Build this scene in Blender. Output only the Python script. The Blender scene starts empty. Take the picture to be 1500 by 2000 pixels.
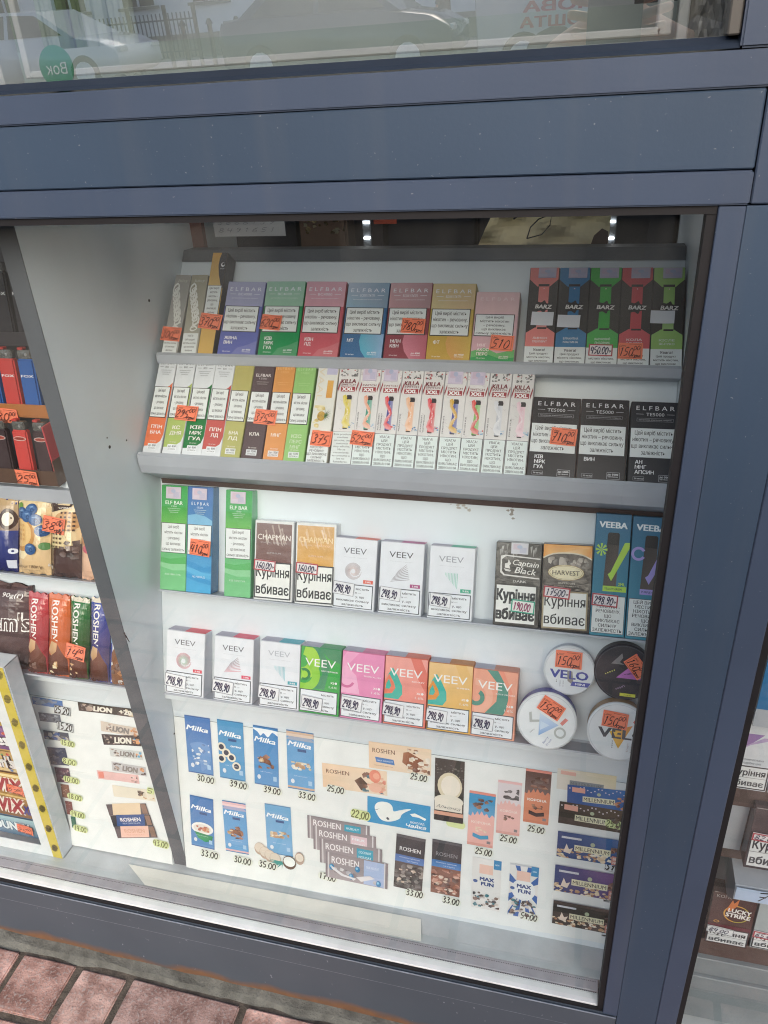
import bpy, bmesh, math, random
import mathutils
from mathutils import Vector, Matrix
R = math.radians
sc = bpy.context.scene
# ---------------------------------------------------------------- camera
FPX, CX, CY = 1534.208, 750.0, 1000.0          # focal length and centre of the 1500 x 2000 photograph
PITCH, ROLL, YAW = 0.509588, -0.0631292, 0.2769153
CAM = Vector((0.0, -0.62, 1.2462))
fw = Vector((-math.sin(YAW)*math.cos(PITCH), math.cos(YAW)*math.cos(PITCH), -math.sin(PITCH)))
r0 = fw.cross(Vector((0, 0, 1))).normalized(); u0 = r0.cross(fw)
cr = r0*math.cos(ROLL) + u0*math.sin(ROLL); cu = -r0*math.sin(ROLL) + u0*math.cos(ROLL)
cd = bpy.data.cameras.new('camera'); cam = bpy.data.objects.new('camera', cd); sc.collection.objects.link(cam)
cd.sensor_fit = 'HORIZONTAL'; cd.sensor_width = 36; cd.lens = 36*FPX/1500; cd.clip_start = 0.02; cd.clip_end = 500
m = Matrix((cr, cu, -fw)).transposed().to_4x4(); m.translation = CAM; cam.matrix_world = m
sc.camera = cam
# ---------------------------------------------------------------- light
EL, AZ = 30, 168
w = bpy.data.worlds.new('World'); sc.world = w; w.use_nodes = True
nt = w.node_tree; bg = nt.nodes['Background']
sky = nt.nodes.new('ShaderNodeTexSky'); sky.sky_type = 'NISHITA'; sky.sun_disc = False
sky.sun_elevation = R(EL); sky.sun_rotation = R(AZ); sky.dust_density = 4.0; sky.air_density = 1.0
nt.links.new(sky.outputs[0], bg.inputs[0]); bg.inputs[1].default_value = 0.15
sd = bpy.data.lights.new('sun', 'SUN'); sd.energy = 1.5; sd.angle = R(62); sd.color = (1, .985, .965)
so = bpy.data.objects.new('sun', sd); sc.collection.objects.link(so)
so.rotation_euler = (R(90-EL), 0, R(12))        # light from behind the camera, high and a little to its right
sc.view_settings.view_transform = 'Standard'; sc.view_settings.look = 'None'
sc.view_settings.gamma = 1; sc.view_settings.exposure = 0.48
sc.cycles.use_denoising = True; sc.cycles.filter_width = 1.1
sc.cycles.max_bounces = 10; sc.cycles.transparent_max_bounces = 24; sc.cycles.caustics_reflective = False
# ---------------------------------------------------------------- helpers
C = sc.collection
def lin(h):
    if isinstance(h, (tuple, list)): return tuple(h[:3])
    h = h.lstrip('#'); h = ''.join(q*2 for q in h) if len(h) == 3 else h; o = []
    for i in (0, 2, 4):
        c = int(h[i:i+2], 16)/255; o.append(c/12.92 if c <= .04045 else ((c+.055)/1.055)**2.4)
    g_ = sum(o)/3; return tuple(q*.93+g_*.07 for q in o)          # inks faded a little by daylight
def mixc(a, b, t):
    a, b = lin(a), lin(b); return tuple(a[i]*(1-t)+b[i]*t for i in range(3))
MATS = {}
def mat(name, col=None, rough=.5, metal=0., spec=.5, noise=0., nscale=30., bump=0., bscale=200., attr=False, emit=0., coat=0., specks=0.):
    if name in MATS: return MATS[name]
    mt = bpy.data.materials.new(name); mt.use_nodes = True; n = mt.node_tree; b = n.nodes['Principled BSDF']
    b.inputs['Roughness'].default_value = rough; b.inputs['Metallic'].default_value = metal
    b.inputs['Specular IOR Level'].default_value = spec; b.inputs['Coat Weight'].default_value = coat
    if col is not None: c = lin(col)
    if attr:
        a = n.nodes.new('ShaderNodeAttribute'); a.attribute_name = 'col'; src = a.outputs['Color']
    else:
        rgb = n.nodes.new('ShaderNodeRGB'); rgb.outputs[0].default_value = (*c, 1); src = rgb.outputs[0]
    tc = n.nodes.new('ShaderNodeTexCoord')
    if noise > 0:
        t = n.nodes.new('ShaderNodeTexNoise'); t.inputs['Scale'].default_value = nscale; t.inputs['Detail'].default_value = 6
        n.links.new(tc.outputs['Object'], t.inputs['Vector'])
        mr = n.nodes.new('ShaderNodeMapRange'); mr.inputs[1].default_value = .3; mr.inputs[2].default_value = .7
        mr.inputs[3].default_value = 1-noise; mr.inputs[4].default_value = 1+noise*.6
        n.links.new(t.outputs[0], mr.inputs[0])
        mx = n.nodes.new('ShaderNodeVectorMath'); mx.operation = 'SCALE'
        n.links.new(src, mx.inputs[0]); n.links.new(mr.outputs[0], mx.inputs['Scale']); src = mx.outputs[0]
    if specks > 0:                                # dust specks, tiny chips and faint vertical runs
        t = n.nodes.new('ShaderNodeTexNoise'); t.inputs['Scale'].default_value = 420; t.inputs['Detail'].default_value = 1; n.links.new(tc.outputs['Object'], t.inputs['Vector'])
        rp = n.nodes.new('ShaderNodeMapRange'); rp.inputs[1].default_value = .77; rp.inputs[2].default_value = .80; rp.inputs[4].default_value = specks; n.links.new(t.outputs[0], rp.inputs[0])
        m1 = n.nodes.new('ShaderNodeMix'); m1.data_type = 'RGBA'; n.links.new(rp.outputs[0], m1.inputs[0]); n.links.new(src, m1.inputs[6]); m1.inputs[7].default_value = (.45, .45, .46, 1)
        mp = n.nodes.new('ShaderNodeMapping'); mp.inputs['Scale'].default_value = (34, 34, 1.6); n.links.new(tc.outputs['Object'], mp.inputs[0])
        t2 = n.nodes.new('ShaderNodeTexNoise'); t2.inputs['Scale'].default_value = 1; t2.inputs['Detail'].default_value = 5; n.links.new(mp.outputs[0], t2.inputs['Vector'])
        rq = n.nodes.new('ShaderNodeMapRange'); rq.inputs[1].default_value = .5; rq.inputs[2].default_value = .8; rq.inputs[4].default_value = .12; n.links.new(t2.outputs[0], rq.inputs[0])
        m2 = n.nodes.new('ShaderNodeMix'); m2.data_type = 'RGBA'; n.links.new(rq.outputs[0], m2.inputs[0]); n.links.new(m1.outputs[2], m2.inputs[6]); m2.inputs[7].default_value = (.16, .16, .16, 1); src = m2.outputs[2]
    n.links.new(src, b.inputs['Base Color'])
    if bump > 0:
        t = n.nodes.new('ShaderNodeTexNoise'); t.inputs['Scale'].default_value = bscale; t.inputs['Detail'].default_value = 4
        n.links.new(tc.outputs['Object'], t.inputs['Vector'])
        bp = n.nodes.new('ShaderNodeBump'); bp.inputs['Strength'].default_value = bump; bp.inputs['Distance'].default_value = .002
        n.links.new(t.outputs[0], bp.inputs['Height']); n.links.new(bp.outputs[0], b.inputs['Normal'])
    if emit > 0:
        n.links.new(src, b.inputs['Emission Color']); b.inputs['Emission Strength'].default_value = emit
    MATS[name] = mt; return mt
mat('print', rough=.42, attr=True, noise=.05, nscale=60, bump=.06, bscale=120)
mat('gloss', rough=.16, attr=True, noise=.05, nscale=90, bump=.35, bscale=70, spec=.6)      # cellophane-wrapped print
mat('paper', rough=.8, attr=True, noise=.05, nscale=25)
mat('ink', rough=.5, attr=True)
mat('foil', rough=.25, metal=.8, attr=True, bump=.5, bscale=150)
mat('paint', '#404e65', rough=.46, noise=.16, nscale=4, bump=.05, bscale=300, specks=.3)
mat('paint_b', '#384a60', rough=.46, noise=.16, nscale=3, bump=.05, bscale=300, specks=.3)
mat('bead', '#232d3c', rough=.8, spec=.15, noise=.15, nscale=20)
mat('gasket', '#18161a', rough=.7, noise=.2)
mat('board', '#dbe4ea', rough=.4, noise=.08, nscale=5, bump=.05, bscale=40)
mat('edgeband', '#5a5f66', rough=.6, noise=.12, nscale=14, bump=.1)
mat('shelf', '#b2b8c2', rough=.45, noise=.1, nscale=16)
mat('floorboard', '#c0c7cb', rough=.5, noise=.16, nscale=18, bump=.05)
mat('alu', '#eceeee', rough=.4, metal=.0, noise=.1, nscale=30)
mat('alu_dull', '#a9a9b2', rough=.5, metal=.0, noise=.15, nscale=40)
mat('white_pvc', '#e2e6e8', rough=.35, noise=.05)
mat('dark_wall', '#4b4a50', rough=.7, noise=.25, nscale=3)
mat('brown', '#5c4843', rough=.6, noise=.2, nscale=12)
class MB:
    def __init__(s): s.v = []; s.f = []; s.m = []; s.c = []
    def face(s, pts, mt, col=None):
        i = len(s.v); s.v.extend(pts); s.f.append(tuple(range(i, i+len(pts)))); s.m.append(mt)
        s.c.append([lin(col)]*len(pts) if col is None or not isinstance(col, list) else [lin(k) for k in col]) if col is not None else s.c.append([(.5, .5, .5)]*len(pts))
    def mesh(s, vs, fs, mt, col=None):
        i = len(s.v); s.v.extend(vs); c = lin(col) if col is not None else (.5, .5, .5)
        for f in fs:
            s.f.append(tuple(k+i for k in f)); s.m.append(mt); s.c.append([c]*len(f))
    def box(s, x0, x1, y0, y1, z0, z1, mt, col=None, bev=0.):
        bm = bmesh.new(); bmesh.ops.create_cube(bm, size=1)
        for v in bm.verts: v.co = Vector(((x0+x1)/2+v.co.x*(x1-x0), (y0+y1)/2+v.co.y*(y1-y0), (z0+z1)/2+v.co.z*(z1-z0)))
        if bev > 0: bmesh.ops.bevel(bm, geom=bm.edges[:], offset=bev, segments=1 if bev < .0012 else 2, affect='EDGES')
        bm.verts.index_update()
        s.mesh([tuple(v.co) for v in bm.verts], [tuple(v.index for v in f.verts) for f in bm.faces], mt, col); bm.free()
    def ext(s, prof, x0, x1, mt, col=None):
        """profile of (y,z) points extruded along x, closed"""
        n = len(prof); vs = [(x0, y, z) for y, z in prof]+[(x1, y, z) for y, z in prof]
        fs = [(i, (i+1) % n, n+(i+1) % n, n+i) for i in range(n)]+[tuple(range(n))[::-1], tuple(range(n, 2*n))]
        s.mesh(vs, fs, mt, col)
    def strip(s, prof, x0, x1, th, mt, col=None):
        """open sheet (y,z) profile with thickness th, pushed away from its front side"""
        P = [Vector(p) for p in prof]; Q = []
        for i, p in enumerate(P):
            t = (P[min(i+1, len(P)-1)]-P[max(i-1, 0)]).normalized(); Q.append(p+Vector((t.y, -t.x))*th)
        s.ext([tuple(p) for p in P]+[tuple(q) for q in reversed(Q)], x0, x1, mt, col)
    def cyl(s, c, r, h, ax='y', n=32, mt='print', col=None, r2=None, bev=0.):
        r2 = r if r2 is None else r2; rings = [(0, r-bev), (bev, r), (h-bev, r2), (h, r2-bev)] if bev else [(0, r), (h, r2)]
        vs = []
        for d, rr in rings:
            for k in range(n):
                a = 2*math.pi*k/n; p = (rr*math.cos(a), d, rr*math.sin(a))
                if ax == 'z': p = (p[0], p[2], p[1])
                if ax == 'x': p = (p[1], p[0], p[2])
                vs.append((c[0]+p[0], c[1]+p[1], c[2]+p[2]))
        fs = []; L = len(rings)
        for j in range(L-1):
            for k in range(n): fs.append((j*n+k, j*n+(k+1) % n, (j+1)*n+(k+1) % n, (j+1)*n+k))
        fs += [tuple(range(n)), tuple(range((L-1)*n, L*n))]
        s.mesh(vs, fs, mt, col)
    def tube(s, pts, r, mt, col=None, n=6):
        P = [Vector(p) for p in pts]; vs = []
        for i, p in enumerate(P):
            t = (P[min(i+1, len(P)-1)]-P[max(i-1, 0)]).normalized(); a = t.orthogonal().normalized(); b = t.cross(a)
            rr = r[i] if isinstance(r, (list, tuple)) else r
            for k in range(n):
                q = p+a*rr*math.cos(2*math.pi*k/n)+b*rr*math.sin(2*math.pi*k/n); vs.append(tuple(q))
        fs = [(j*n+k, j*n+(k+1) % n, (j+1)*n+(k+1) % n, (j+1)*n+k) for j in range(len(P)-1) for k in range(n)]
        fs += [tuple(range(n)), tuple(range((len(P)-1)*n, len(P)*n))]
        s.mesh(vs, fs, mt, col)
    def build(s, name, parent=None, M=None, smooth=False):
        me = bpy.data.meshes.new(name); me.from_pydata(s.v, [], s.f)
        ks = []
        for k in s.m:
            if k not in ks: ks.append(k)
        for k in ks: me.materials.append(MATS[k])
        ix = {k: i for i, k in enumerate(ks)}
        me.polygons.foreach_set('material_index', [ix[k] for k in s.m])
        at = me.color_attributes.new('col', 'FLOAT_COLOR', 'CORNER'); buf = []
        for c in s.c:
            for q in c: buf += [q[0], q[1], q[2], 1.]
        at.data.foreach_set('color', buf)
        if smooth: me.polygons.foreach_set('use_smooth', [True]*len(me.polygons))
        me.update()
        o = bpy.data.objects.new(name, me); C.objects.link(o)
        if parent is not None:
            o.parent = parent
        if M is not None: o.matrix_basis = M
        return o
def tag(o, label=None, cat=None, group=None, kind=None):
    if label: o['label'] = label
    if cat: o['category'] = cat
    if group: o['group'] = group
    if kind: o['kind'] = kind
    return o
def empty(name, loc=(0, 0, 0), M=None):
    o = bpy.data.objects.new(name, None); C.objects.link(o); o.empty_display_size = .02
    if M is not None: o.matrix_basis = M
    else: o.location = loc
    return o
# text glyph outlines from Blender's own built-in font
GL = {}
def glyphs(t, bold=0.):
    """outlines filled contour by contour, so letters whose strokes overlap (н, и, M) stay whole"""
    if t in GL: return GL[t]
    cu_ = bpy.data.curves.new('t', 'FONT'); cu_.body = t; cu_.size = 1; cu_.resolution_u = 2; cu_.fill_mode = 'NONE'
    ob = bpy.data.objects.new('t', cu_); C.objects.link(ob)
    me = ob.to_mesh(); V = [(v.co.x, v.co.y) for v in me.vertices]; nb = {}
    for e in me.edges: a, b = e.vertices; nb.setdefault(a, []).append(b); nb.setdefault(b, []).append(a)
    seen, loops = set(), []
    for a in range(len(V)):
        if a in seen or len(nb.get(a, [])) != 2: continue
        L = [a]; seen.add(a); c = min(nb[a])
        while c not in seen:
            L.append(c); seen.add(c); nx = [q for q in nb[c] if q not in seen]
            if not nx: break
            c = nx[0]
        if len(L) > 2: loops.append(L)
    ob.to_mesh_clear(); C.objects.unlink(ob); bpy.data.objects.remove(ob); bpy.data.curves.remove(cu_)
    def area(L): return .5*sum(V[L[k]][0]*V[L[(k+1) % len(L)]][1]-V[L[(k+1) % len(L)]][0]*V[L[k]][1] for k in range(len(L)))
    def inside(p, L):
        r = False
        for k in range(len(L)):
            (x1, y1), (x2, y2) = V[L[k]], V[L[k-1]]
            if (y1 > p[1]) != (y2 > p[1]) and p[0] < (x2-x1)*(p[1]-y1)/(y2-y1)+x1: r = not r
        return r
    for L in loops:                      # index order follows the outline's own direction
        if L[1] != L[0]+1 and L[-1] == L[0]+1: L[1:] = L[1:][::-1]
    vs, fs = [], []
    if loops:
        ar = [area(L) for L in loops]; own = {}        # a contour is a hole when it lies in one that runs the other way
        for k in range(len(loops)):
            c = [o for o in range(len(loops)) if o != k and ar[o]*ar[k] < 0 and abs(ar[o]) > abs(ar[k]) and all(inside(V[q], loops[o]) for q in loops[k][::3])]
            if c: own[k] = min(c, key=lambda o: abs(ar[o]))
        outs = [k for k in range(len(loops)) if k not in own]; holes = {k: [q for q in own if own[q] == k] for k in outs}
        for n_, o in enumerate(outs):
            ps = [[Vector((*V[q], 0)) for q in loops[k]] for k in [o]+holes[o]]; tr = mathutils.geometry.tessellate_polygon(ps); b0_ = len(vs)
            for P_ in ps: vs += [(q.x, q.y, (n_ % 3)*.000006) for q in P_]
            fs += [tuple(b0_+q for q in f) for f in tr]
    if not vs: vs, fs = [(0, 0, 0), (.1, 0, 0), (.1, .1, 0)], []
    xs = [v[0] for v in vs]; ys = [v[1] for v in vs]
    GL[t] = (vs, fs, min(xs), max(xs), min(ys), max(ys)); return GL[t]
DIG = {'0': [[(.3, 1), (.08, .75), (.05, .3), (.25, 0), (.5, .2), (.55, .7), (.3, 1)]], '1': [[(.19, .80), (.34, .98)], [(.34, 1.0), (.30, 0)]],
 '2': [[(.08, .75), (.25, 1), (.5, .85), (.45, .55), (.05, 0), (.58, .05)]], '3': [[(.08, .9), (.3, 1), (.5, .8), (.25, .55), (.52, .3), (.3, 0), (.02, .12)]],
 '4': [[(.15, 1), (.05, .45), (.55, .5)], [(.5, .95), (.42, 0)]], '5': [[(.55, 1), (.15, .95), (.1, .55), (.45, .5), (.45, .12), (.05, 0)]],
 '6': [[(.5, 1), (.12, .6), (.05, .15), (.3, 0), (.52, .25), (.3, .48), (.08, .3)]], '7': [[(.05, .95), (.55, 1), (.25, 0)], [(.15, .5), (.48, .52)]],
 '8': [[(.3, .52), (.08, .75), (.3, 1), (.5, .78), (.3, .52), (.05, .22), (.3, 0), (.55, .25), (.3, .52)]],
 '9': [[(.5, .75), (.3, .5), (.1, .7), (.3, 1), (.52, .8), (.45, .3), (.2, 0)]], ',': [[(.2, .1), (.1, -.15)]], '.': [[(.12, .0), (.2, .06)]],
 'g': [[(.05, .45), (.1, .1), (.12, .45), (.3, .45)], [(.35, .45), (.36, -.2)], [(.36, .4), (.55, .4), (.5, .05), (.37, .08)], [(.65, .45), (.64, .05)], [(.64, .25), (.85, .25)], [(.86, .45), (.84, .03)]],
 'C': [[(.02, .6), (.05, 0), (.3, .02)], [(.3, .6), (.3, -.1)], [(.42, .45), (.42, 0)], [(.52, .45), (.52, 0)], [(.52, .22), (.66, .25)], [(.67, .45), (.67, 0)], [(.95, .4), (.8, .4), (.78, .05), (.98, .05)]], ' ': []}
DW = {'g': 1.0, 'C': 1.1, '.': .3, ',': .3, ' ': .35}
class Face:
    """flat print on a card: u 0..1 from the left, v 0..1 from the TOP; lies in local x-z, facing -y"""
    def __init__(s, mb, w, h, x0=0., z0=0., y=0., mt='print'):
        s.mb, s.w, s.h, s.x0, s.z0, s.y, s.mt = mb, w, h, x0, z0, y, mt; s.step = .00007
    def P(s, u, v): return (s.x0+u*s.w, s.y, s.z0+(1-v)*s.h)
    def up(s): s.y -= s.step
    def poly(s, pts, col, mt=None, lift=True, sm=True):
        if len(pts) >= 9 and not isinstance(col, list) and sm:       # rounded outlines for drawn shapes
            n = len(pts); q = []
            for j in range(n):
                p0, p1, p2, p3 = [Vector(pts[(j+d) % n]) for d in (-1, 0, 1, 2)]
                for tt in (0, .33, .66): q.append(tuple(.5*((2*p1)+(p2-p0)*tt+(2*p0-5*p1+4*p2-p3)*tt*tt+(3*p1-p0-3*p2+p3)*tt**3)))
            pts = q
        pts = [(min(max(a, 0), 1), min(max(b_, 0), 1)) for a, b_ in pts]
        if lift: s.up()
        s.mb.face([s.P(u, v) for u, v in pts], mt or s.mt, col)
    def R(s, u0, v0, u1, v1, col, mt=None, lift=True):
        """col: one colour, or [top, bottom] gradient, or 4 colours from top-left clockwise"""
        if isinstance(col, list) and len(col) == 2: col = [col[0], col[0], col[1], col[1]]
        s.poly([(u0, v0), (u1, v0), (u1, v1), (u0, v1)], col, mt, lift)
    def E(s, u, v, ru, rv, col, mt=None, n=18, a0=0, a1=360, lift=True):
        if lift: s.up()
        P = [(u+ru*math.cos(R(a0+(a1-a0)*k/n)), v+rv*math.sin(R(a0+(a1-a0)*k/n))) for k in range(n+(0 if a1-a0 == 360 else 1))]
        s.poly(P, col, mt, False, False)
    def arc(s, u, v, r, th, a0, a1, col, asp=None, n=20, lift=True):
        """ring section; r, th as fractions of width"""
        if lift: s.up()
        asp = s.w/s.h if asp is None else asp
        for k in range(n):
            a, b = R(a0+(a1-a0)*k/n), R(a0+(a1-a0)*(k+1)/n)
            q = [(u+rr*math.cos(t), v+rr*math.sin(t)*asp) for rr, t in ((r, a), (r, b), (r-th, b), (r-th, a))]
            s.poly(q, col, None, False)
    def frame(s, u0, v0, u1, v1, t, col, lift=True):
        if lift: s.up()
        tv = t*s.w/s.h
        for q in ((u0, v0, u1, v0+tv), (u0, v1-tv, u1, v1), (u0, v0+tv, u0+t, v1-tv), (u1-t, v0+tv, u1, v1-tv)): s.R(*q, col, None, False)
    def T(s, t, u, v, h, col, w=None, bold=0., al='c', rot=0, shear=0., mt=None, lift=True, sp=0):
        """text centred (or left) at u,v; h = cap height as a fraction of face height; w = total width fraction"""
        if lift: s.up()
        if sp: t = (' '*sp).join(t)
        vs, fs, xa, xb, ya, yb = glyphs(t, bold)
        k = h*s.h/.72; kx = k if w is None else w*s.w/(xb-xa)
        cxm = (xa+xb)/2 if al == 'c' else xa; ca, sa = math.cos(R(rot)), math.sin(R(rot))
        if rot in (90, -90) and w is not None: kx = w*s.h/(xb-xa); k = h*s.w/.72
        sh = [(0, 0)] if bold <= .003 else ([(-bold, 0), (bold, 0)] if bold < .02 else [(-bold, -bold*.6), (bold, bold*.6), (-bold, bold*.6), (bold, -bold*.6)])
        for q, (ox, oy) in enumerate(sh):          # heavier weights are over-printed, each pass a hair in front of the last
            out = []
            for x, y, dz_ in vs:
                X = (x-cxm+ox)*kx+shear*(y-.36)*k; Y = (y-.36+oy)*k
                out.append((s.x0+u*s.w+X*ca-Y*sa, s.y-q*.00002-dz_, s.z0+(1-v)*s.h+X*sa+Y*ca))
            s.mb.mesh(out, fs, mt or s.mt, col)
    def lines(s, L, u, v0, v1, h, col, w, bold=0.):
        s.up(); mx = max(glyphs(t, bold)[3]-glyphs(t, bold)[2] for t in L)
        for i, t in enumerate(L):
            g = glyphs(t, bold); s.T(t, u, v0+(v1-v0)*(i+.5)/len(L), h, col, w*(g[3]-g[2])/mx, bold, lift=False)
    def hand(s, t, u, v, h, col, th=.11, w=None, rot=0, slant=.22, lift=True, al='c', mt='ink'):
        """handwritten digits drawn as pen strokes"""
        if lift: s.up()
        tot = sum(DW.get(c, .72) for c in t); k = h*s.h; kx = k if w is None else w*s.w/tot
        x = -tot/2 if al == 'c' else 0; ca, sa = math.cos(R(rot)), math.sin(R(rot))
        for i, ch in enumerate(t):
            for st in DIG.get(ch, []):
                pts = [Vector(((x+a+slant*(b-.5))*kx, (b-.5+.04*math.sin(i*2.1))*k)) for a, b in st]
                if len(pts) > 2:
                    q = [pts[0]]
                    for j in range(len(pts)-1):
                        p0, p1, p2, p3 = pts[max(j-1, 0)], pts[j], pts[j+1], pts[min(j+2, len(pts)-1)]
                        for tt in (.33, .66, 1):
                            q.append(.5*((2*p1)+(p2-p0)*tt+(2*p0-5*p1+4*p2-p3)*tt*tt+(3*p1-p0-3*p2+p3)*tt**3))
                    pts = q
                L, Rr = [], []
                for j, p in enumerate(pts):
                    d = (pts[min(j+1, len(pts)-1)]-pts[max(j-1, 0)]); d = d.normalized() if d.length > 0 else Vector((1, 0))
                    nn = Vector((-d.y, d.x))*th*.72*k*.5*(1+.25*math.sin(j+i)); L.append(p+nn); Rr.append(p-nn)
                vs = []
                for p in L+Rr: vs.append((s.x0+u*s.w+p.x*ca-p.y*sa, s.y, s.z0+(1-v)*s.h+p.x*sa+p.y*ca))
                n = len(L); s.mb.mesh(vs, [(a, a+1, n+a+1, n+a) for a in range(n-1)], mt, col)
            x += DW.get(ch, .72)
    def bits(s, u0, v0, u1, v1, n, cols, size, seed=0, asp=1.):
        """irregular chunks (nuts, chocolate pieces, fruit) of a printed product picture"""
        rn = random.Random(seed*7+n)
        for i in range(n):
            a, b = rn.uniform(u0, u1), rn.uniform(v0, v1); r = size*rn.uniform(.5, 1.1); k = rn.choice((4, 5, 6, 7)); ph = rn.random()*6
            e = rn.uniform(.5, 1); P = []
            for j in range(k):
                t = ph+6.283*j/k; rr = r*rn.uniform(.75, 1.15)
                P.append((min(max(a+rr*math.cos(t), u0), u1), min(max(b+rr*math.sin(t)*e*s.w/s.h*asp, v0), v1)))
            c = rn.choice(cols); s.step = .00002; s.poly(P, [mixc(c, '#ffffff', .12)]*(k//2)+[mixc(c, '#20100a', .15)]*(k-k//2)); s.step = .00007
def pxray(px, py): return fw + cr*((px-CX)/FPX) + cu*((CY-py)/FPX)
class Plane:
    """inclined shelf plane: passes through (y0,z0), leans back by tilt degrees, runs along x"""
    def __init__(s, y0, z0, tilt):
        s.y0, s.z0, s.t = y0, z0, R(tilt); s.upv = Vector((0, math.sin(s.t), math.cos(s.t))); s.n = Vector((0, -math.cos(s.t), math.sin(s.t)))
    def at(s, px, py, off=0.):
        o = Vector((0, s.y0, s.z0))+s.n*off; d = pxray(px, py); t = s.n.dot(o-CAM)/s.n.dot(d); p = CAM+d*t-o
        return p.x, p.dot(s.upv)
    def M(s, x, v, off=0., roll=0.):
        o = Vector((x, s.y0, s.z0))+s.upv*v+s.n*off
        m_ = Matrix.Translation(o) @ Matrix.Rotation(-s.t, 4, 'X') @ Matrix.Rotation(roll, 4, 'Y'); return m_
    def quad(s, TL, TR, BL, off=0.):
        a, b, c = s.at(*TL, off), s.at(*TR, off), s.at(*BL, off)
        W = math.hypot(b[0]-a[0], b[1]-a[1]); H = math.hypot(a[0]-c[0], a[1]-c[1]); return c, W, H, math.atan2(a[0]-c[0], a[1]-c[1])
ROW1 = Plane(.296, .934, 39); ROW2 = Plane(.207, .828, 41); ROW3 = Plane(.165, .6405, 25); ROW4 = Plane(.114, .4987, 23)
POSTER = Plane(.0815, .1553, 13.2)
# ---------------------------------------------------------------- materials of the setting
def paver_mat():
    mt = bpy.data.materials.new('paver'); mt.use_nodes = True; n = mt.node_tree; L = n.links.new; b = n.nodes['Principled BSDF']
    tc = n.nodes.new('ShaderNodeTexCoord'); at = n.nodes.new('ShaderNodeAttribute'); at.attribute_name = 'col'
    n1 = n.nodes.new('ShaderNodeTexNoise'); n1.inputs['Scale'].default_value = 28; n1.inputs['Detail'].default_value = 8
    n2 = n.nodes.new('ShaderNodeTexVoronoi'); n2.inputs['Scale'].default_value = 210
    n3 = n.nodes.new('ShaderNodeTexNoise'); n3.inputs['Scale'].default_value = 230; n3.inputs['Detail'].default_value = 3
    for q in (n1, n2, n3): L(tc.outputs['Object'], q.inputs['Vector'])
    r1 = n.nodes.new('ShaderNodeValToRGB'); r1.color_ramp.elements[0].position = .38; r1.color_ramp.elements[0].color = (.55, .5, .5, 1)
    r1.color_ramp.elements[1].position = .66; r1.color_ramp.elements[1].color = (1.25, 1.3, 1.35, 1); L(n1.outputs[0], r1.inputs[0])
    m1 = n.nodes.new('ShaderNodeMix'); m1.data_type = 'RGBA'; m1.blend_type = 'MULTIPLY'; m1.inputs[0].default_value = 1
    L(at.outputs['Color'], m1.inputs[6]); L(r1.outputs[0], m1.inputs[7])
    r2 = n.nodes.new('ShaderNodeValToRGB'); r2.color_ramp.elements[0].position = .53; r2.color_ramp.elements[0].color = (0, 0, 0, 1)
    r2.color_ramp.elements[1].position = .64; r2.color_ramp.elements[1].color = (.55, .55, .55, 1); L(n3.outputs[0], r2.inputs[0])
    m2 = n.nodes.new('ShaderNodeMix'); m2.data_type = 'RGBA'; L(r2.outputs[0], m2.inputs[0]); L(m1.outputs[2], m2.inputs[6]); m2.inputs[7].default_value = (.45, .4, .38, 1)
    r3 = n.nodes.new('ShaderNodeMapRange'); r3.inputs[1].default_value = .0; r3.inputs[2].default_value = .35; r3.inputs[3].default_value = .6; r3.inputs[4].default_value = 1.05
    L(n2.outputs['Distance'], r3.inputs[0]); sc_ = n.nodes.new('ShaderNodeVectorMath'); sc_.operation = 'SCALE'; L(m2.outputs[2], sc_.inputs[0]); L(r3.outputs[0], sc_.inputs['Scale'])
    L(sc_.outputs[0], b.inputs['Base Color']); b.inputs['Roughness'].default_value = .9
    bp = n.nodes.new('ShaderNodeBump'); bp.inputs['Strength'].default_value = .9; bp.inputs['Distance'].default_value = .0015
    ad = n.nodes.new('ShaderNodeMath'); L(n3.outputs[0], ad.inputs[0]); L(n1.outputs[0], ad.inputs[1]); L(ad.outputs[0], bp.inputs['Height']); L(bp.outputs[0], b.inputs['Normal'])
    MATS['paver'] = mt
paver_mat()
mat('post_grey', '#55524e', rough=.5)
mat('joint', '#625950', rough=.95, noise=.5, nscale=60, bump=.9, bscale=300)
mat('cement', '#6f6f68', rough=.95, noise=.35, nscale=45, bump=1., bscale=260)
mat('asphalt', '#5a5b5d', rough=.9, noise=.2, nscale=3)
mat('facade_wall', '#eceef0', rough=.85, noise=.08, nscale=1.5)
mat('carpaint_w', '#e4e7ea', rough=.2, coat=.6)
mat('carpaint_d', '#1d3350', rough=.2, coat=.6)
mat('carglass', '#161c22', rough=.05, spec=.8)
mat('tyre', '#1b1b1c', rough=.8)
mat('iron', '#1b1c1f', rough=.5)
mat('ink_dark', '#1a1a1c', rough=.6)
mat('reflection_tan', '#e8dcb4', rough=.8, noise=.08, nscale=9); mat('coat_fabric', '#39424c', rough=.9, noise=.15, nscale=6, bump=.4, bscale=60)
mat('skin', '#c99b82', rough=.5)
mat('trousers', '#2b3038', rough=.9)
mat('hair', '#3b2b22', rough=.6)
mat('black', '#151517', rough=.3)
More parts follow.
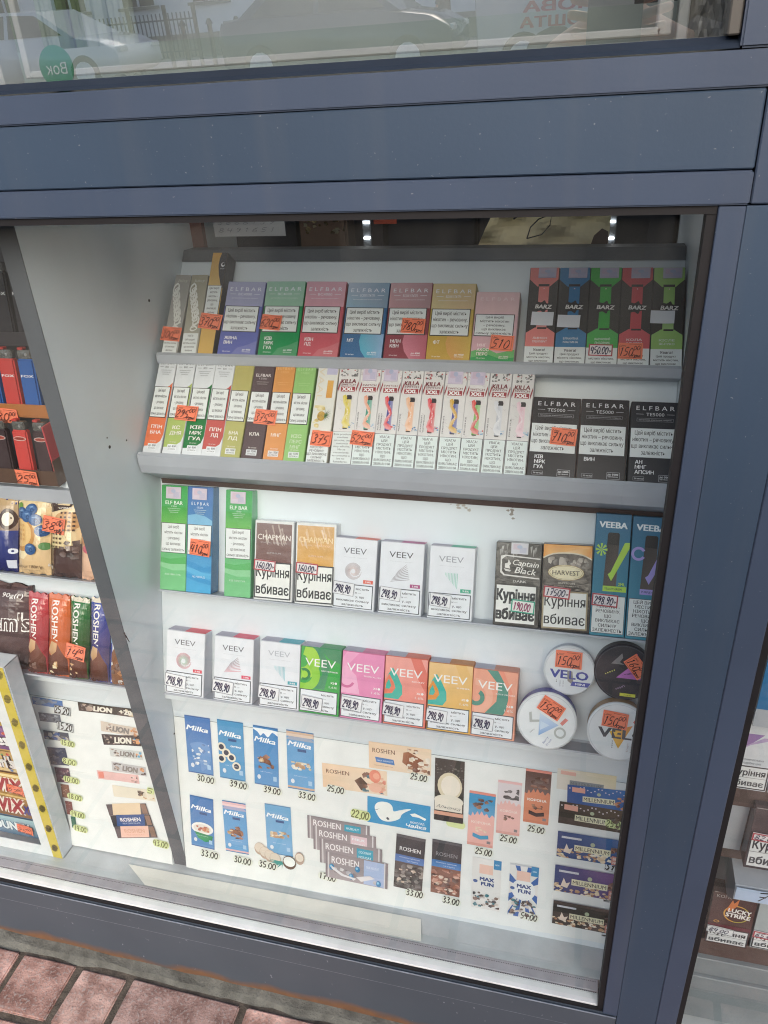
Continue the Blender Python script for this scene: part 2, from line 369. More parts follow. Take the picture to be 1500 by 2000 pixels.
def base_mat():           # painted steel of the plinth: rust at the foot, pale scratches
    mt = bpy.data.materials.new('paint_plinth'); mt.use_nodes = True; n = mt.node_tree; L = n.links.new; b = n.nodes['Principled BSDF']
    tc = n.nodes.new('ShaderNodeTexCoord'); sx = n.nodes.new('ShaderNodeSeparateXYZ'); L(tc.outputs['Object'], sx.inputs[0])
    n1 = n.nodes.new('ShaderNodeTexNoise'); n1.inputs['Scale'].default_value = 9; n1.inputs['Detail'].default_value = 8; L(tc.outputs['Object'], n1.inputs['Vector'])
    ma = n.nodes.new('ShaderNodeMath'); ma.operation = 'MULTIPLY_ADD'; ma.inputs[1].default_value = -.055; L(n1.outputs[0], ma.inputs[0]); L(sx.outputs[2], ma.inputs[2])
    mr = n.nodes.new('ShaderNodeMapRange'); mr.inputs[1].default_value = -.003; mr.inputs[2].default_value = -.018; mr.inputs[3].default_value = 0; mr.inputs[4].default_value = 1; L(ma.outputs[0], mr.inputs[0])
    n2 = n.nodes.new('ShaderNodeTexNoise'); n2.inputs['Scale'].default_value = 60; n2.inputs['Detail'].default_value = 6; L(tc.outputs['Object'], n2.inputs['Vector'])
    cr_ = n.nodes.new('ShaderNodeValToRGB'); cr_.color_ramp.elements[0].color = (.12, .075, .05, 1); cr_.color_ramp.elements[1].color = (.26, .12, .055, 1); L(n2.outputs[0], cr_.inputs[0])
    n3 = n.nodes.new('ShaderNodeTexNoise'); n3.inputs['Scale'].default_value = 170; n3.inputs['Detail'].default_value = 2
    mp = n.nodes.new('ShaderNodeMapping'); mp.inputs['Scale'].default_value = (1, 1, .45); L(tc.outputs['Object'], mp.inputs[0]); L(mp.outputs[0], n3.inputs['Vector'])
    r3 = n.nodes.new('ShaderNodeValToRGB'); r3.color_ramp.elements[0].position = .72; r3.color_ramp.elements[1].position = .78; L(n3.outputs[0], r3.inputs[0])
    n4 = n.nodes.new('ShaderNodeTexNoise'); n4.inputs['Scale'].default_value = 5; n4.inputs['Detail'].default_value = 8; L(tc.outputs['Object'], n4.inputs['Vector'])
    base = n.nodes.new('ShaderNodeMix'); base.data_type = 'RGBA'; L(n4.outputs[0], base.inputs[0]); base.inputs[6].default_value = (*lin('#3f4854'), 1); base.inputs[7].default_value = (*lin('#555e69'), 1)
    m1 = n.nodes.new('ShaderNodeMix'); m1.data_type = 'RGBA'; L(r3.outputs[0], m1.inputs[0]); L(base.outputs[2], m1.inputs[6]); m1.inputs[7].default_value = (*lin('#8a8f9b'), 1)
    m2 = n.nodes.new('ShaderNodeMix'); m2.data_type = 'RGBA'; L(mr.outputs[0], m2.inputs[0]); L(m1.outputs[2], m2.inputs[6]); L(cr_.outputs[0], m2.inputs[7])
    L(m2.outputs[2], b.inputs['Base Color']); b.inputs['Roughness'].default_value = .55
    MATS['paint_plinth'] = mt
base_mat()
mat('edge_highlight', '#858e9c', rough=.5, noise=.35, nscale=40)  # pale tone of the thin strips that paint a highlight along the sill edges
def glass_mat(name, refl, add, tint, dust=.015):
    mt = bpy.data.materials.new(name); mt.use_nodes = True; n = mt.node_tree; L = n.links.new
    for q in list(n.nodes):
        if q.type != 'OUTPUT_MATERIAL': n.nodes.remove(q)
    out = n.nodes['Material Output']; tr = n.nodes.new('ShaderNodeBsdfTransparent'); tr.inputs[0].default_value = (*tint, 1)
    gl = n.nodes.new('ShaderNodeBsdfGlossy'); gl.inputs['Roughness'].default_value = 0.0; gl.inputs[0].default_value = (1, 1, 1, 1)
    fr = n.nodes.new('ShaderNodeLayerWeight'); fr.inputs[0].default_value = .5         # Schlick's curve, the same from both sides
    pw = n.nodes.new('ShaderNodeMath'); pw.operation = 'POWER'; pw.inputs[1].default_value = 5; L(fr.outputs['Facing'], pw.inputs[0])
    ma = n.nodes.new('ShaderNodeMath'); ma.operation = 'MULTIPLY_ADD'; ma.inputs[1].default_value = 1-add; ma.inputs[2].default_value = add; ma.use_clamp = True; L(pw.outputs[0], ma.inputs[0])
    mx = n.nodes.new('ShaderNodeMixShader'); L(ma.outputs[0], mx.inputs[0]); L(tr.outputs[0], mx.inputs[1]); L(gl.outputs[0], mx.inputs[2])
    df = n.nodes.new('ShaderNodeBsdfDiffuse'); df.inputs[0].default_value = (.7, .7, .66, 1)
    tc = n.nodes.new('ShaderNodeTexCoord'); nz = n.nodes.new('ShaderNodeTexNoise'); nz.inputs['Scale'].default_value = 3.5; nz.inputs['Detail'].default_value = 7; nz.inputs['Distortion'].default_value = 1.2; mp_ = n.nodes.new('ShaderNodeMapping'); mp_.inputs['Rotation'].default_value = (0, .5, 0); mp_.inputs['Scale'].default_value = (2.6, 1, .6); L(tc.outputs['Object'], mp_.inputs[0]); L(mp_.outputs[0], nz.inputs['Vector'])
    mr = n.nodes.new('ShaderNodeMapRange'); mr.inputs[1].default_value = .42; mr.inputs[2].default_value = .72; mr.inputs[3].default_value = dust*.4; mr.inputs[4].default_value = dust*2.4; L(nz.outputs[0], mr.inputs[0])
    m2 = n.nodes.new('ShaderNodeMixShader'); L(mr.outputs[0], m2.inputs[0]); L(mx.outputs[0], m2.inputs[1]); L(df.outputs[0], m2.inputs[2]); L(m2.outputs[0], out.inputs[0])
    MATS[name] = mt
glass_mat('glass', 1, .07, (.95, .98, .975), .022)
glass_mat('glass_top', 1, .46, (.97, .995, .99), .03)
# ---------------------------------------------------------------- ground
g = MB(); g.face([(-40, -45, -.004), (40, -45, -.004), (40, 6, -.004), (-40, 6, -.004)], 'joint'); tag(g.build('pavement_bed'), kind='structure')
g = MB(); g.face([(-40, -24, -.006), (40, -24, -.006), (40, -7, -.006), (-40, -7, -.006)], 'asphalt'); tag(g.build('road'), kind='structure')
g = MB(); rn = random.Random(5)
def paver(x0, x1, y0, y1):
    c = mixc(rn.choice(['#cfa294', '#d8ab9b', '#c29484', '#dcb6a6', '#b88c7e']), '#9a908c', rn.uniform(0, .35)); dz = rn.uniform(-.002, .0015); j = .0055
    bm = bmesh.new(); bmesh.ops.create_cube(bm, size=1)
    for v in bm.verts: v.co = Vector(((x0+x1)/2+v.co.x*(x1-x0-2*j)+rn.uniform(-.003, .003), (y0+y1)/2+v.co.y*(y1-y0-2*j)+rn.uniform(-.0022, .0022), -.03+dz+v.co.z*.06))
    bmesh.ops.bevel(bm, geom=bm.edges[:], offset=.0022, segments=2, affect='EDGES'); bm.verts.index_update()
    g.mesh([tuple(v.co) for v in bm.verts], [tuple(v.index for v in f.verts) for f in bm.faces], 'paver', c); bm.free()
xs = [-1.44, -1.24, -1.04, -.94, -.842, -.734, -.641, -.444, -.245, -.146, .054, .254, .354, .554, .754, .954]
for i in range(len(xs)-1): paver(xs[i], xs[i+1], -.117, -.019)
for r_ in range(1, 9):
    x = -1.5-rn.choice([0, .1, .05])
    while x < 1.0:
        wd = rn.choice([.1, .2, .2]); paver(x, x+wd, -.117-.099*r_, -.117-.099*(r_-1)); x += wd
tag(g.build('pavement'), kind='structure')
g = MB(); n_ = 60                                    # cement fillet against the plinth
prev = None
for i in range(n_+1):
    x = -1.6+2.6*i/n_; d = .016+rn.uniform(-.004, .005); row = [(x, .004, .006+rn.uniform(-.002, .003)), (x, -.010+rn.uniform(-.003, .002), .003+rn.uniform(-.001, .002)), (x, -d-.006, -.008)]
    if prev:
        for k in range(2): g.face([prev[k], row[k], row[k+1], prev[k+1]], 'cement')
    prev = row
tag(g.build('mortar_strip'), kind='structure')
# ---------------------------------------------------------------- kiosk shell
kiosk = empty('kiosk', (0, 0, 0)); tag(kiosk, 'dark blue-grey metal street kiosk with glazed display windows above red pavers', 'kiosk')
def part(name, mb, parent=kiosk, **k): return mb.build(name, parent, **k)
b = MB(); b.box(-2.6, 1.6, 0, .05, 1.2246, 1.2462, 'paint', bev=.0012); part('upper_rail', b)
b = MB(); b.box(-2.6, .0992, .0015, .05, 1.1752, 1.2238, 'paint_b', bev=.001); part('header_panel', b)
b = MB(); b.box(-2.6, .0992, -.0015, .05, 1.1526, 1.1744, 'paint', bev=.0012); part('lower_rail', b)
b = MB(); b.box(.1002, 1.6, .0012, .05, 1.1526, 1.2238, 'paint', bev=.001); b.box(.0800, .0979, 0, .05, 0.147, 1.1516, 'paint', bev=.0006)
b.box(.0982, .1461, .0010, .05, .0, 1.1516, 'paint_b', bev=.0004); b.box(.1464, .1705, 0, .05, .0, 1.1516, 'paint', bev=.001); part('mullion', b)
b = MB(); b.box(-2.6, 1.6, .052, .06, 1.15, 1.25, 'gasket'); part('header_backing', b)
b = MB(); b.box(.0790, 1.6, 0, .05, 1.247, 2.3, 'paint', bev=.0015); part('corner_post', b)
b = MB(); b.box(-2.6, 1.6, 0, .6, 2.0, 2.5, 'paint', bev=.002); part('fascia', b)
b = MB(); b.box(-2.6, .0975, -.001, .012, .1035, .1469, 'paint_plinth', bev=.0025); b.box(-2.6, .0970, -.0022, -.0009, .1440, .1462, 'edge_highlight', bev=.0004); b.box(-2.6, .0970, .0008, .0021, .1020, .1030, 'edge_highlight'); part('sill', b)
b = MB(); b.box(-2.6, .0975, .002, .05, -.01, .1028, 'paint_plinth', bev=.001); b.box(.1705, 1.6, .002, .05, -.01, .05, 'paint_plinth', bev=.001); part('plinth', b)
b = MB(); b.box(-2.6, .0795, .0022, .012, .1471, .1505, 'gasket'); b.box(-2.6, .0795, .002, .022, 1.1465, 1.1524, 'gasket'); b.box(.0730, .0798, .003, .020, .1506, 1.1464, 'gasket')
b.box(.1708, .1775, .004, .022, .04, 1.1524, 'gasket'); part('gasket', b)
b = MB(); b.box(-2.6, .073, .0055, .0215, .1510, .1545, 'alu', bev=.0006); b.box(-2.6, .073, .0225, .0385, .1510, .1555, 'alu_dull', bev=.0006)
for i in range(700):                                  # punched dots along the sliding track
    x = .07-i*.0024; b.box(x-.0006, x+.0006, .0205, .0212, .1545, .15475, 'gasket'); b.box(x-.0006, x+.0006, .0345, .0352, .1555, .15575, 'gasket')
b.box(.178, 1.5, .0055, .03, .0500, .0545, 'alu', bev=.0006); part('sliding_track', b)
b = MB(); b.box(-2.6, .104, .039, .112, .135, .1550, 'floorboard'); b.box(-2.6, .104, .112, .6, .10, .135, 'dark_wall'); b.box(.104, 1.6, .03, .5, .03, .05, 'floorboard'); part('display_floor', b)
b = MB(); b.face([(-2.6, .012, .15), (.079, .012, .15), (.079, .012, 1.15), (-2.6, .012, 1.15)], 'glass'); part('window_pane', b)
b = MB(); b.face([(.171, .014, .05), (1.6, .014, .05), (1.6, .014, 1.152), (.171, .014, 1.152)], 'glass'); part('window_pane', b)
# upper sash, hung slightly open at the foot of the frame so the pane leans out at the top
TP = R(2.45); z0 = 1.2528
b = MB(); b.face([(-2.6, .022, z0), (.0760, .022, z0), (.0760, .022-math.tan(TP)*.7, z0+.7), (-2.6, .022-math.tan(TP)*.7, z0+.7)], 'glass_top'); part('upper_window_pane', b)
b = MB(); b.ext([(.002, 1.2472), (.021, 1.2472), (.021, 1.2540), (.016, 1.2545), (.004, 1.2500)], -2.6, .079, 'bead'); b.box(.0705, .0785, .004, .026, 1.2545, 1.9, 'post_grey', bev=.001); part('glazing_bead', b)
# white inner sash seen through the upper pane
b = MB()
xl, xr, yf, zb = -.500, .0335, .08, 1.2585
b.box(xl, xr, yf, yf+.03, zb, zb+.0055, 'white_pvc', bev=.001); b.box(xl-.006, xl, yf, yf+.03, zb, zb+.5, 'white_pvc', bev=.001); b.box(xr-.003, xr+.007, yf, yf+.03, zb, zb+.5, 'white_pvc', bev=.001)
b.box(.0445, .052, yf, yf+.03, zb-.006, zb+.5, 'white_pvc', bev=.001); b.box(-.536, -.529, yf, yf+.03, zb-.006, zb+.5, 'white_pvc', bev=.001); part('inner_sash', b)
mat('film', '#c9c8c4', rough=.15, spec=.9); mat('greenish', '#b3c4c0', rough=.4, noise=.06, nscale=4); mat('stone', '#b9b8ac', rough=.6, noise=.3, nscale=40); mat('curtain', '#a9b8ae', rough=.8, noise=.2, nscale=7); mat('curtain_g', '#5d7a4d', rough=.8, noise=.2, nscale=7)
b = MB(); b.box(-2.6, .1, .03, .14, 1.24, 1.2490, 'stone'); b.box(-2.6, .1, .3, .31, 1.20, 1.2895, 'greenish'); part('window_ledge', b)
mat('fill_pale', '#c9d2d8', rough=.7, noise=.1, nscale=3); b = MB(); b.box(-2.6, .02, .45, .455, 1.255, 2.0, 'fill_pale'); part('fill_board', b)  # pale board added to brighten what shows behind the upper pane
b = MB()
for i in range(26):                                   # folds of the light curtain at the left
    x = -.86+i*.0125; b.cyl((x, .36+.008*math.sin(i*1.7), 1.25), .0085, .6, 'z', 10, 'curtain_g' if 17 < i < 21 else 'curtain')
tag(b.build('curtain'), 'pale curtain with a green stripe behind the upper window at far left', 'curtain')
b = MB(); rn = random.Random(12); G = [[(.050+.030*i/14, .10+rn.uniform(-.006, .006), 1.246+.2*j/40) for i in range(15)] for j in range(41)]
for j in range(40):
    for i in range(14): b.face([G[j][i], G[j][i+1], G[j+1][i+1], G[j+1][i]], 'film')
tag(b.build('plastic_sheet'), 'crumpled clear film standing beside the white sash behind the upper pane', 'plastic film')
b = MB(); b.box(-2.6, 1.6, 1.3, 1.35, -.01, 2.5, 'dark_wall'); b.box(-2.6, -2.55, .05, 1.3, 0, 2.5, 'dark_wall'); b.box(1.55, 1.6, .05, 1.3, 0, 2.5, 'dark_wall'); b.box(-2.6, 1.6, .6, 1.3, 2.3, 2.35, 'dark_wall'); part('inner_wall', b)
b = MB(); b.box(.1045, .118, .05, .55, .1552, 1.149, 'board'); part('side_board', b)
b = MB(); b.box(-2.6, 1.55, .50, 1.3, .02, .03, 'dark_wall'); part('inner_floor', b)
# partition board
b = MB(); b.box(-.5865, -.5645, .085, .0862, .1552, 1.14, 'edgeband'); b.box(-.5865, -.5645, .0864, .60, .1552, 1.14, 'board')
rr = random.Random(3)
for (px, py, sz) in ((291, 587, .002), (214, 873, .0022), (247, 860, .0012), (209, 855, .001), (340, 1433, .0016)):     # screw holes and scuffs in the side
    d = pxray(px, py); t = (-.5644-CAM.x)/d.x; p = CAM+d*t; b.cyl((p.x, p.y, p.z), sz, .0004, 'x', 8, 'gasket')
b.tube([(-.5635, .084, .625), (-.556, .076, .628), (-.548, .070, .6235)], [.0012, .001, .0004], 'gasket'); b.tube([(-.560, .08, .6265), (-.554, .072, .6325)], [.001, .0003], 'gasket')
tag(b.build('partition_board'), 'tall white chipboard divider with a worn grey front edge between the two display racks', 'divider')
# ---------------------------------------------------------------- inclined display racks
def rack(x0, x1, label, full=True):
    o = empty('display_rack', ((x0+x1)/2, .0815, .1552)); tag(o, label, 'rack', 'white stepped racks behind the glass')
    def add(name, mb):
        q = mb.build(name, o); q.location = (-(x0+x1)/2, -.0815, -.1552); return q
    b = MB(); b.strip([(.0835, .1556), (.1450, .4316), (.1470, .458), (.1475, .463)], x0, x1, .006, 'board'); add('lower_panel', b)
    b = MB(); b.strip([(.1345, .466), (.1405, .4925), (.1895, .6325), (.2435, .772)], x0, x1, .006, 'board'); b.box(x0+.001, x1-.001, .1375, .150, .4655, .4668, 'shelf'); add('middle_panel', b)
    for p, l0 in ((ROW4, x0+.016), (ROW3, x0+.012)):
        b = MB(); u, n = p.upv, p.n; o1 = Vector((0, p.y0, p.z0))+n*.0015; o2 = o1-n*.030
        prof = [(o1.y, o1.z), (o2.y, o2.z), (o2.y-u.y*.0022, o2.z-u.z*.0022), (o1.y-u.y*.0022, o1.z-u.z*.0022)]
        b.ext(prof, l0, x1-.001, 'shelf')
        s0 = o2+u*.0004+n*.0015; s1 = s0+u*.034
        b.ext([(s0.y, s0.z), (s1.y, s1.z), ((s1-n*.001).y, (s1-n*.001).z), ((s0-n*.001).y, (s0-n*.001).z)], l0, x1-.002, 'shelf'); add('ledge', b)
    b = MB(); rn = random.Random(9 if full else 4)                     # peeled and scuffed spots of the white facing
    pa, pn = Vector((0, .1405, .4925)), Vector((0, .2435-.1405, .772-.4925)).normalized(); nn_ = Vector((0, -pn.z, pn.y))
    def scuff(px, py, w_, h_, k, c):
        d = pxray(px, py); t = nn_.dot(pa-CAM)/nn_.dot(d); q = CAM+d*t; v_ = (q-pa).dot(pn)
        for _ in range(k):
            cx_, cv = q.x+rn.gauss(0, w_), v_+rn.gauss(0, h_); r_ = rn.uniform(.0006, .0024); m_ = rn.choice((4, 5, 6)); P_ = []
            for a in range(m_): P_.append(tuple(pa+pn*(cv+r_*rn.uniform(.4, 1.1)*math.sin(6.28*a/m_))+Vector((cx_+r_*1.5*rn.uniform(.5, 1.2)*math.cos(6.28*a/m_), 0, 0))+nn_*(.0003+.00002*_)))
            b.face(P_, 'paper', c)
    if full:
        for q in ((900, 975, .012, .0015, 26, '#9a968f'), (900, 985, .006, .004, 14, '#b9b6ae'), (918, 1035, .003, .001, 7, '#8f8c86'), (1060, 985, .05, .0012, 34, '#a8a39b'), (1120, 992, .03, .003, 16, '#b4b0a8'), (1066, 1032, .004, .002, 4, '#8f8c86'), (1000, 1000, .002, .006, 9, '#9a968f'), (700, 950, .02, .001, 7, '#a8a49c')): scuff(*q)
        tag(add('scuff_marks', b), kind='stuff')
    if full:
        u, n = ROW2.upv, ROW2.n; f = Vector((0, .207, .828))
        b = MB(); a = f+n*.005; c = f-n*.075
        b.ext([(a.y, a.z), (c.y, c.z), (c.y-.003, c.z-.004), (.247, .7745), (.244, .7715), (.1995, .8030), (.1975, .8150), (.1975, .8290)], x0-.0+.002, x1-.001, 'shelf'); add('shelf', b)
        b = MB(); b.strip([(.262, .800), (.327, .914)], x0, x1, .006, 'board'); add('upper_panel', b)
        b = MB(); b.box(x0+.003, x1-.001, .2398, .2470, .7668, .7742, 'brown'); add('gap_strip', b)
        u, n = ROW1.upv, ROW1.n; f = Vector((0, .296, .934)); a = f+n*.004; c = f-n*.034
        b = MB(); b.ext([(a.y, a.z), (c.y, c.z), (c.y, c.z-.006), (.300, .9165), (.2895, .9215), (.2880, .9235), (.2880, .9345)], x0+.004, x1-.001, 'shelf'); add('shelf', b)
        b = MB(); b.strip([(.3205, .914), (.4105, 1.0300)], x0, x1, .006, 'board'); add('top_panel', b)
        b = MB(); b.ext([(.4085, 1.0298), (.4200, 1.0430), (.4500, 1.0410), (.4420, 1.0240)], x0, x1, 'edgeband'); add('top_rail', b)
    return o
rack(-.5640, .1040, 'white stepped rack right of the divider holding vape boxes and pouch tins')
lr = rack(-1.60, -.5870, 'white stepped rack left of the divider holding wafer packs and chocolate bars', False)
b = MB(); b.ext([(.2175, .7560), (.300, .730), (.300, .722), (.2440, .7080), (.2200, .7300), (.2165, .7350)], -1.60, -.5872, 'shelf'); q = b.build('shelf', lr); q.location = (1.0935, -.0815, -.1552)
b = MB(); b.strip([(.25, .76), (.42, 1.12)], -1.60, -.5872, .006, 'dark_wall'); q = b.build('upper_panel', lr); q.location = (1.0935, -.0815, -.1552)
# cardboard strip lying on the display floor along the rail
b = MB(); b.mesh([(-.660, .0675, .1560), (-.1800, .0735, .1560), (-.1722, .0385, .1595), (-.6130, .0372, .1595), (-.660, .0675, .1567), (-.1800, .0735, .1567), (-.1722, .0385, .1602), (-.6130, .0372, .1602)],
 [(0, 1, 2, 3), (4, 5, 6, 7), (0, 1, 5, 4), (1, 2, 6, 5), (2, 3, 7, 6), (3, 0, 4, 7)], 'paper', '#ecebe2')
tag(b.build('cardboard_strip'), 'long cream cardboard strip lying on the display floor behind the window track', 'strip')
# ---------------------------------------------------------------- packs on the racks
UA4 = ['Цей виріб містить', 'нікотин – речовину,', 'що викликає сильну', 'залежність']
UA5 = ['Цей виріб', 'містить нікотин', '– речовину,', 'що викликає', 'сильну залежність']
UVG = ['УВАГА!', 'ЦЕЙ', 'ПРОДУКТ', 'МІСТИТЬ', 'НІКОТИН,', 'ЩО', 'ВИКЛИКАЄ', 'ЗВИКАННЯ.']
BLK = '#3a383c'
SID = 0
class Pack:
    """a carton standing on an inclined shelf; front face laid out from three measured corners"""
    def __init__(s, row, TL, TR, BL, name, label, cat, group, th=.022, side='#d8dade', mt='print', dz=0., off=0., kind='box', bev=.0008):
        global SID; SID += 1
        c, W, H, roll = row.quad(TL, TR, BL, off)
        v0 = c[1] if dz is None else dz
        H = H+(c[1]-v0); s.row, s.w, s.h, s.x, s.v, s.off, s.th = row, W, H, c[0], v0, off, th
        s.M = row.M(c[0], v0, off, roll*.9); s.group = group; s.mt = mt; s.roll = roll
        s.mb = MB(); s.name = name; s.label, s.cat = label, cat
        if kind == 'box': s.mb.box(0, W, 0, th, 0, H, mt, side, bev)
        s.F = Face(s.mb, W-.0012, H-.0012, .0006, .0006, -.00005, mt); s.kids = []
    def panel(s, u0, v0, u1, v1, col='#e6ebec', border=BLK, bt=.018, name='warning_label'):
        """printed warning panel as a part of its own"""
        mb = MB(); W, H = (u1-u0)*s.w, (v1-v0)*s.h; x0, z0_ = u0*s.w, (1-v1)*s.h; d = .0008
        mb.box(x0, x0+W, -d, -.0002, z0_, z0_+H, 'print', border or col)
        f = Face(mb, W, H, x0, z0_, -d); t = bt*s.w/W if border else 0
        if border: f.R(t, t*W/H, 1-t, 1-t*W/H, col)
        s.kids.append((name, mb, None)); return f
    def sticker(s, px, py, wp, hp, rot, txt, style='orange', name='price_sticker'):
        sc_ = s.row.at(px+wp/2, py, s.off)[0]-s.row.at(px-wp/2, py, s.off)[0]; v1 = s.row.at(px, py-hp/2, s.off)[1]; v0 = s.row.at(px, py+hp/2, s.off)[1]
        x, v = s.row.at(px, py, s.off); W, H = abs(sc_), abs(v1-v0)
        loc = Matrix.Translation((x-s.x, -.0022, v-s.v)) @ Matrix.Rotation(R(rot), 4, 'Y')
        mb = price(W, H, txt, style, SID); s.kids.append((name, mb, loc))
    def stamp(s, u0, v0, u1, v1, col='#b9b0c6'):
        mb = MB(); x0, x1, z0_, z1 = u0*s.w, u1*s.w, (1-v1)*s.h, (1-v0)*s.h
        mb.box(x0, x1, -.0016, -.0003, z0_, z1, 'print', col)
        f = Face(mb, x1-x0, z1-z0_, x0, z0_, -.0016); f.R(.12, .1, .55, .6, mixc(col, '#c99ab0', .35)); f.R(.5, .4, .9, .9, mixc(col, '#8f9cc8', .3)); f.E(.5, .35, .16, .16, mixc(col, '#80a8d0', .5))
        s.kids.append(('tax_stamp', mb, None))
    def done(s):
        o = s.mb.build(s.name, None, s.M); tag(o, s.label, s.cat, s.group)
        for n_, mb, loc in s.kids:
            k = mb.build(n_, o)
            if loc is not None: k.matrix_basis = loc
        return o
def price(W, H, txt, style, seed=0):
    """price sticker: origin at its centre, slightly curled paper"""
    mb = MB(); rn = random.Random(seed)
    col = {'orange': '#ff8660', 'red': '#f3eef0', 'green': '#f0f2ee', 'white': '#f0f1f4', 'lime': '#dfe8b4', 'plain': '#eef0f2', 'blank': '#dfe1e8'}[style]
    N = 6; cl = rn.uniform(.0006, .0016)
    for i in range(N):
        a, b = -W/2+W*i/N, -W/2+W*(i+1)/N; ya, yb = -cl*(a/W*2)**2*(a > 0), -cl*(b/W*2)**2*(b > 0)
        mb.mesh([(a, ya, -H/2), (b, yb, -H/2), (b, yb, H/2), (a, ya, H/2), (a, ya+.0002, -H/2), (b, yb+.0002, -H/2), (b, yb+.0002, H/2), (a, ya+.0002, H/2)],
                [(0, 1, 2, 3), (4, 7, 6, 5), (0, 4, 5, 1), (3, 2, 6, 7)], 'paper', col)
    f = Face(mb, W, H, -W/2, -H/2, -cl-.0001, 'ink')
    if style == 'orange':
        f.frame(.05, .08, .93, .93, .012, '#7a2a1c'); f.R(.05, .02, .42, .2, col, 'paper'); f.hand('C', .22, .15, .2, '#4a1a14', .1, w=.3)
        a, b, c = (txt.split('|')+['', ''])[:3]
        if b: f.hand(a, .36, .58, .52, '#471412', .13, w=.58, slant=.3); f.hand(b, .78, .33, .27, '#471412', .18, w=.27); f.hand('g', .77, .76, .3, '#471412', .2, w=.38)
        else: f.hand(a, .5, .58, .56, '#471412', .13, w=.75, slant=.35)
    elif style in ('red', 'green', 'white'):
        fc = {'red': '#b8434f', 'green': '#2fa88b', 'white': '#8d8f98'}[style]
        f.frame(0, 0, 1, 1, .05 if style != 'white' else .02, fc)
        f.hand(txt, .47, .52, .6, '#2b2650' if style != 'green' else '#9a3a6a', .17, w=.74)
        if style == 'red': f.hand('g', .9, .5, .3, '#55505e', .12, w=.1)
    elif style in ('lime', 'plain'):
        f.hand(txt, .5, .5, .72, '#2e3326', .19, w=.86, slant=.06)
    return mb
def side_name(): pass
def elf_head(F, l1, l2, col='#e9ecf2', v=.10, small=True, wd=.84):
    F.T(l1, .5, v, .052, col, wd, sp=1, bold=.004); F.T(l2, .5, v+.07, .034, col, .36, bold=-.004)
    F.R(.1, v+.068, .26, v+.073, col); F.R(.74, v+.068, .9, v+.073, col)
    if small: F.T('одноразова електронна сигарета', .5, v+.125, .012, col, .7); 
def foot(F, fl, col='#f0f0f4', n='5000', v=.77, u=.2, sz=.042):
    for i, t in enumerate(fl): F.T(t, .13, v+i*.062, sz, col, None, .022, al='l')
    F.T('50 мг/мл', .13, .955, .018, col, .2, al='l'); F.T('до '+n, .76, .925, .022, col, .22, .02); F.T('затяжок', .76, .953, .014, col, .22, .01)
VG = 'disposable vape boxes in the top row'
def bc(TL, TR, BL, top, bot, l2, fl, label, price_=None, n='4000', th=.026, side=None, hd='#e7eaf2', grad=None, row=ROW1, grp=VG):
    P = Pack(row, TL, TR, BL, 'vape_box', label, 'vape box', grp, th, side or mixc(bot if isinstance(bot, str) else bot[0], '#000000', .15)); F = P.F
    top = [mixc(q, '#ffffff', .22) for q in top]; F.R(0, 0, 1, .335, top); F.R(0, .335, 1, 1, bot)
    if grad: F.E(.8, .86, .42, .2, grad) if False else F.poly([(.45, .68), (1, .68), (1, 1), (.62, 1), (.48, .9), (.42, .78)], [grad[0], grad[1], grad[1], grad[0], grad[0], grad[0]])
    elif isinstance(bot, str): F.poly([(.35, 1), (.5, .9), (.75, .86), (1, .8), (1, 1)], mixc(bot, '#ffffff', .08))
    elf_head(F, 'ELFBAR', l2, hd); foot(F, fl, n=n)
    W = P.panel(.035, .335, .925, .685); W.lines(UA4, .5, .06, .96, .135, '#26262a', .92, .008)
    if price_: P.sticker(*price_)
    return P.done()
# --- top row
for i, (TL, TR, BL, c1, lb) in enumerate((((344, 536), (374, 536.5), (316, 683), '#9c9a94', 'slim grey vape box, leftmost of the top row, price sticker at its foot'),
                               ((374.8, 536.5), (406.5, 537), (353, 684), '#a09b84', 'slim olive-grey vape box second from the left in the top row, without a price'))):
    P = Pack(ROW1, TL, TR, BL, 'vape_box', lb, 'vape box', VG, .026, mixc(c1, '#ffffff', .2)); F = P.F
    F.R(0, 0, 1, .74, [c1, mixc(c1, '#d0d4da', .25)]); F.T('Juicy', .55, .07, .035, '#c9c6bd', .7, shear=.2)
    for k in range(9):                               # big script lettering running down the box
        t = k/8; u, v = .22+.5*t, .17+.42*t; F.hand('8' if k % 2 else '0', u, v, .12, '#e6e7e3', .2, w=.42, rot=0)
    F.hand('6', .72, .66, .11, '#e6e7e3', .2, w=.6)
    W = P.panel(.04, .745, .93, .99, border=None); W.lines(['УВАГА!', 'Цей продукт', 'містить нікотин,', 'що викликає', 'звикання.'], .5, .04, .96, .1, '#333', .86)
    if i == 0: P.sticker(335, 653, 38, 27, 2, '300|00')
    P.done()
P = Pack(ROW1, (416, 493), (446, 493), (386, 684), 'vape_box', 'tall orange and black vape box rising above its neighbours in the top row', 'vape box', VG, .026, '#3b3a41'); F = P.F
F.R(0, 0, 1, 1, '#d9b05a'); F.R(0, 0, 1, .33, ['#d8a13c', '#dcb86c'])
F.poly([(.62, 0), (1, 0), (1, .36), (.86, .33), (.62, .22), (.5, .13), (.52, .06)], '#35343c'); F.E(.8, .12, .13, .022, '#e8e8ea'); F.E(.83, .115, .09, .013, '#35343c'); F.T('SNEAK', .8, .16, .012, '#c8c8cc', .3)
W = P.panel(.03, .33, .93, .66); W.lines(['Цей виріб', 'містить', 'нікотин –', 'речовину,', 'що', 'викликає', 'сильну', 'залежність'], .5, .02, .98, .07, '#2b2b2f', .8)
P.sticker(412, 629, 43, 30, 6, '370|00'); P.done()
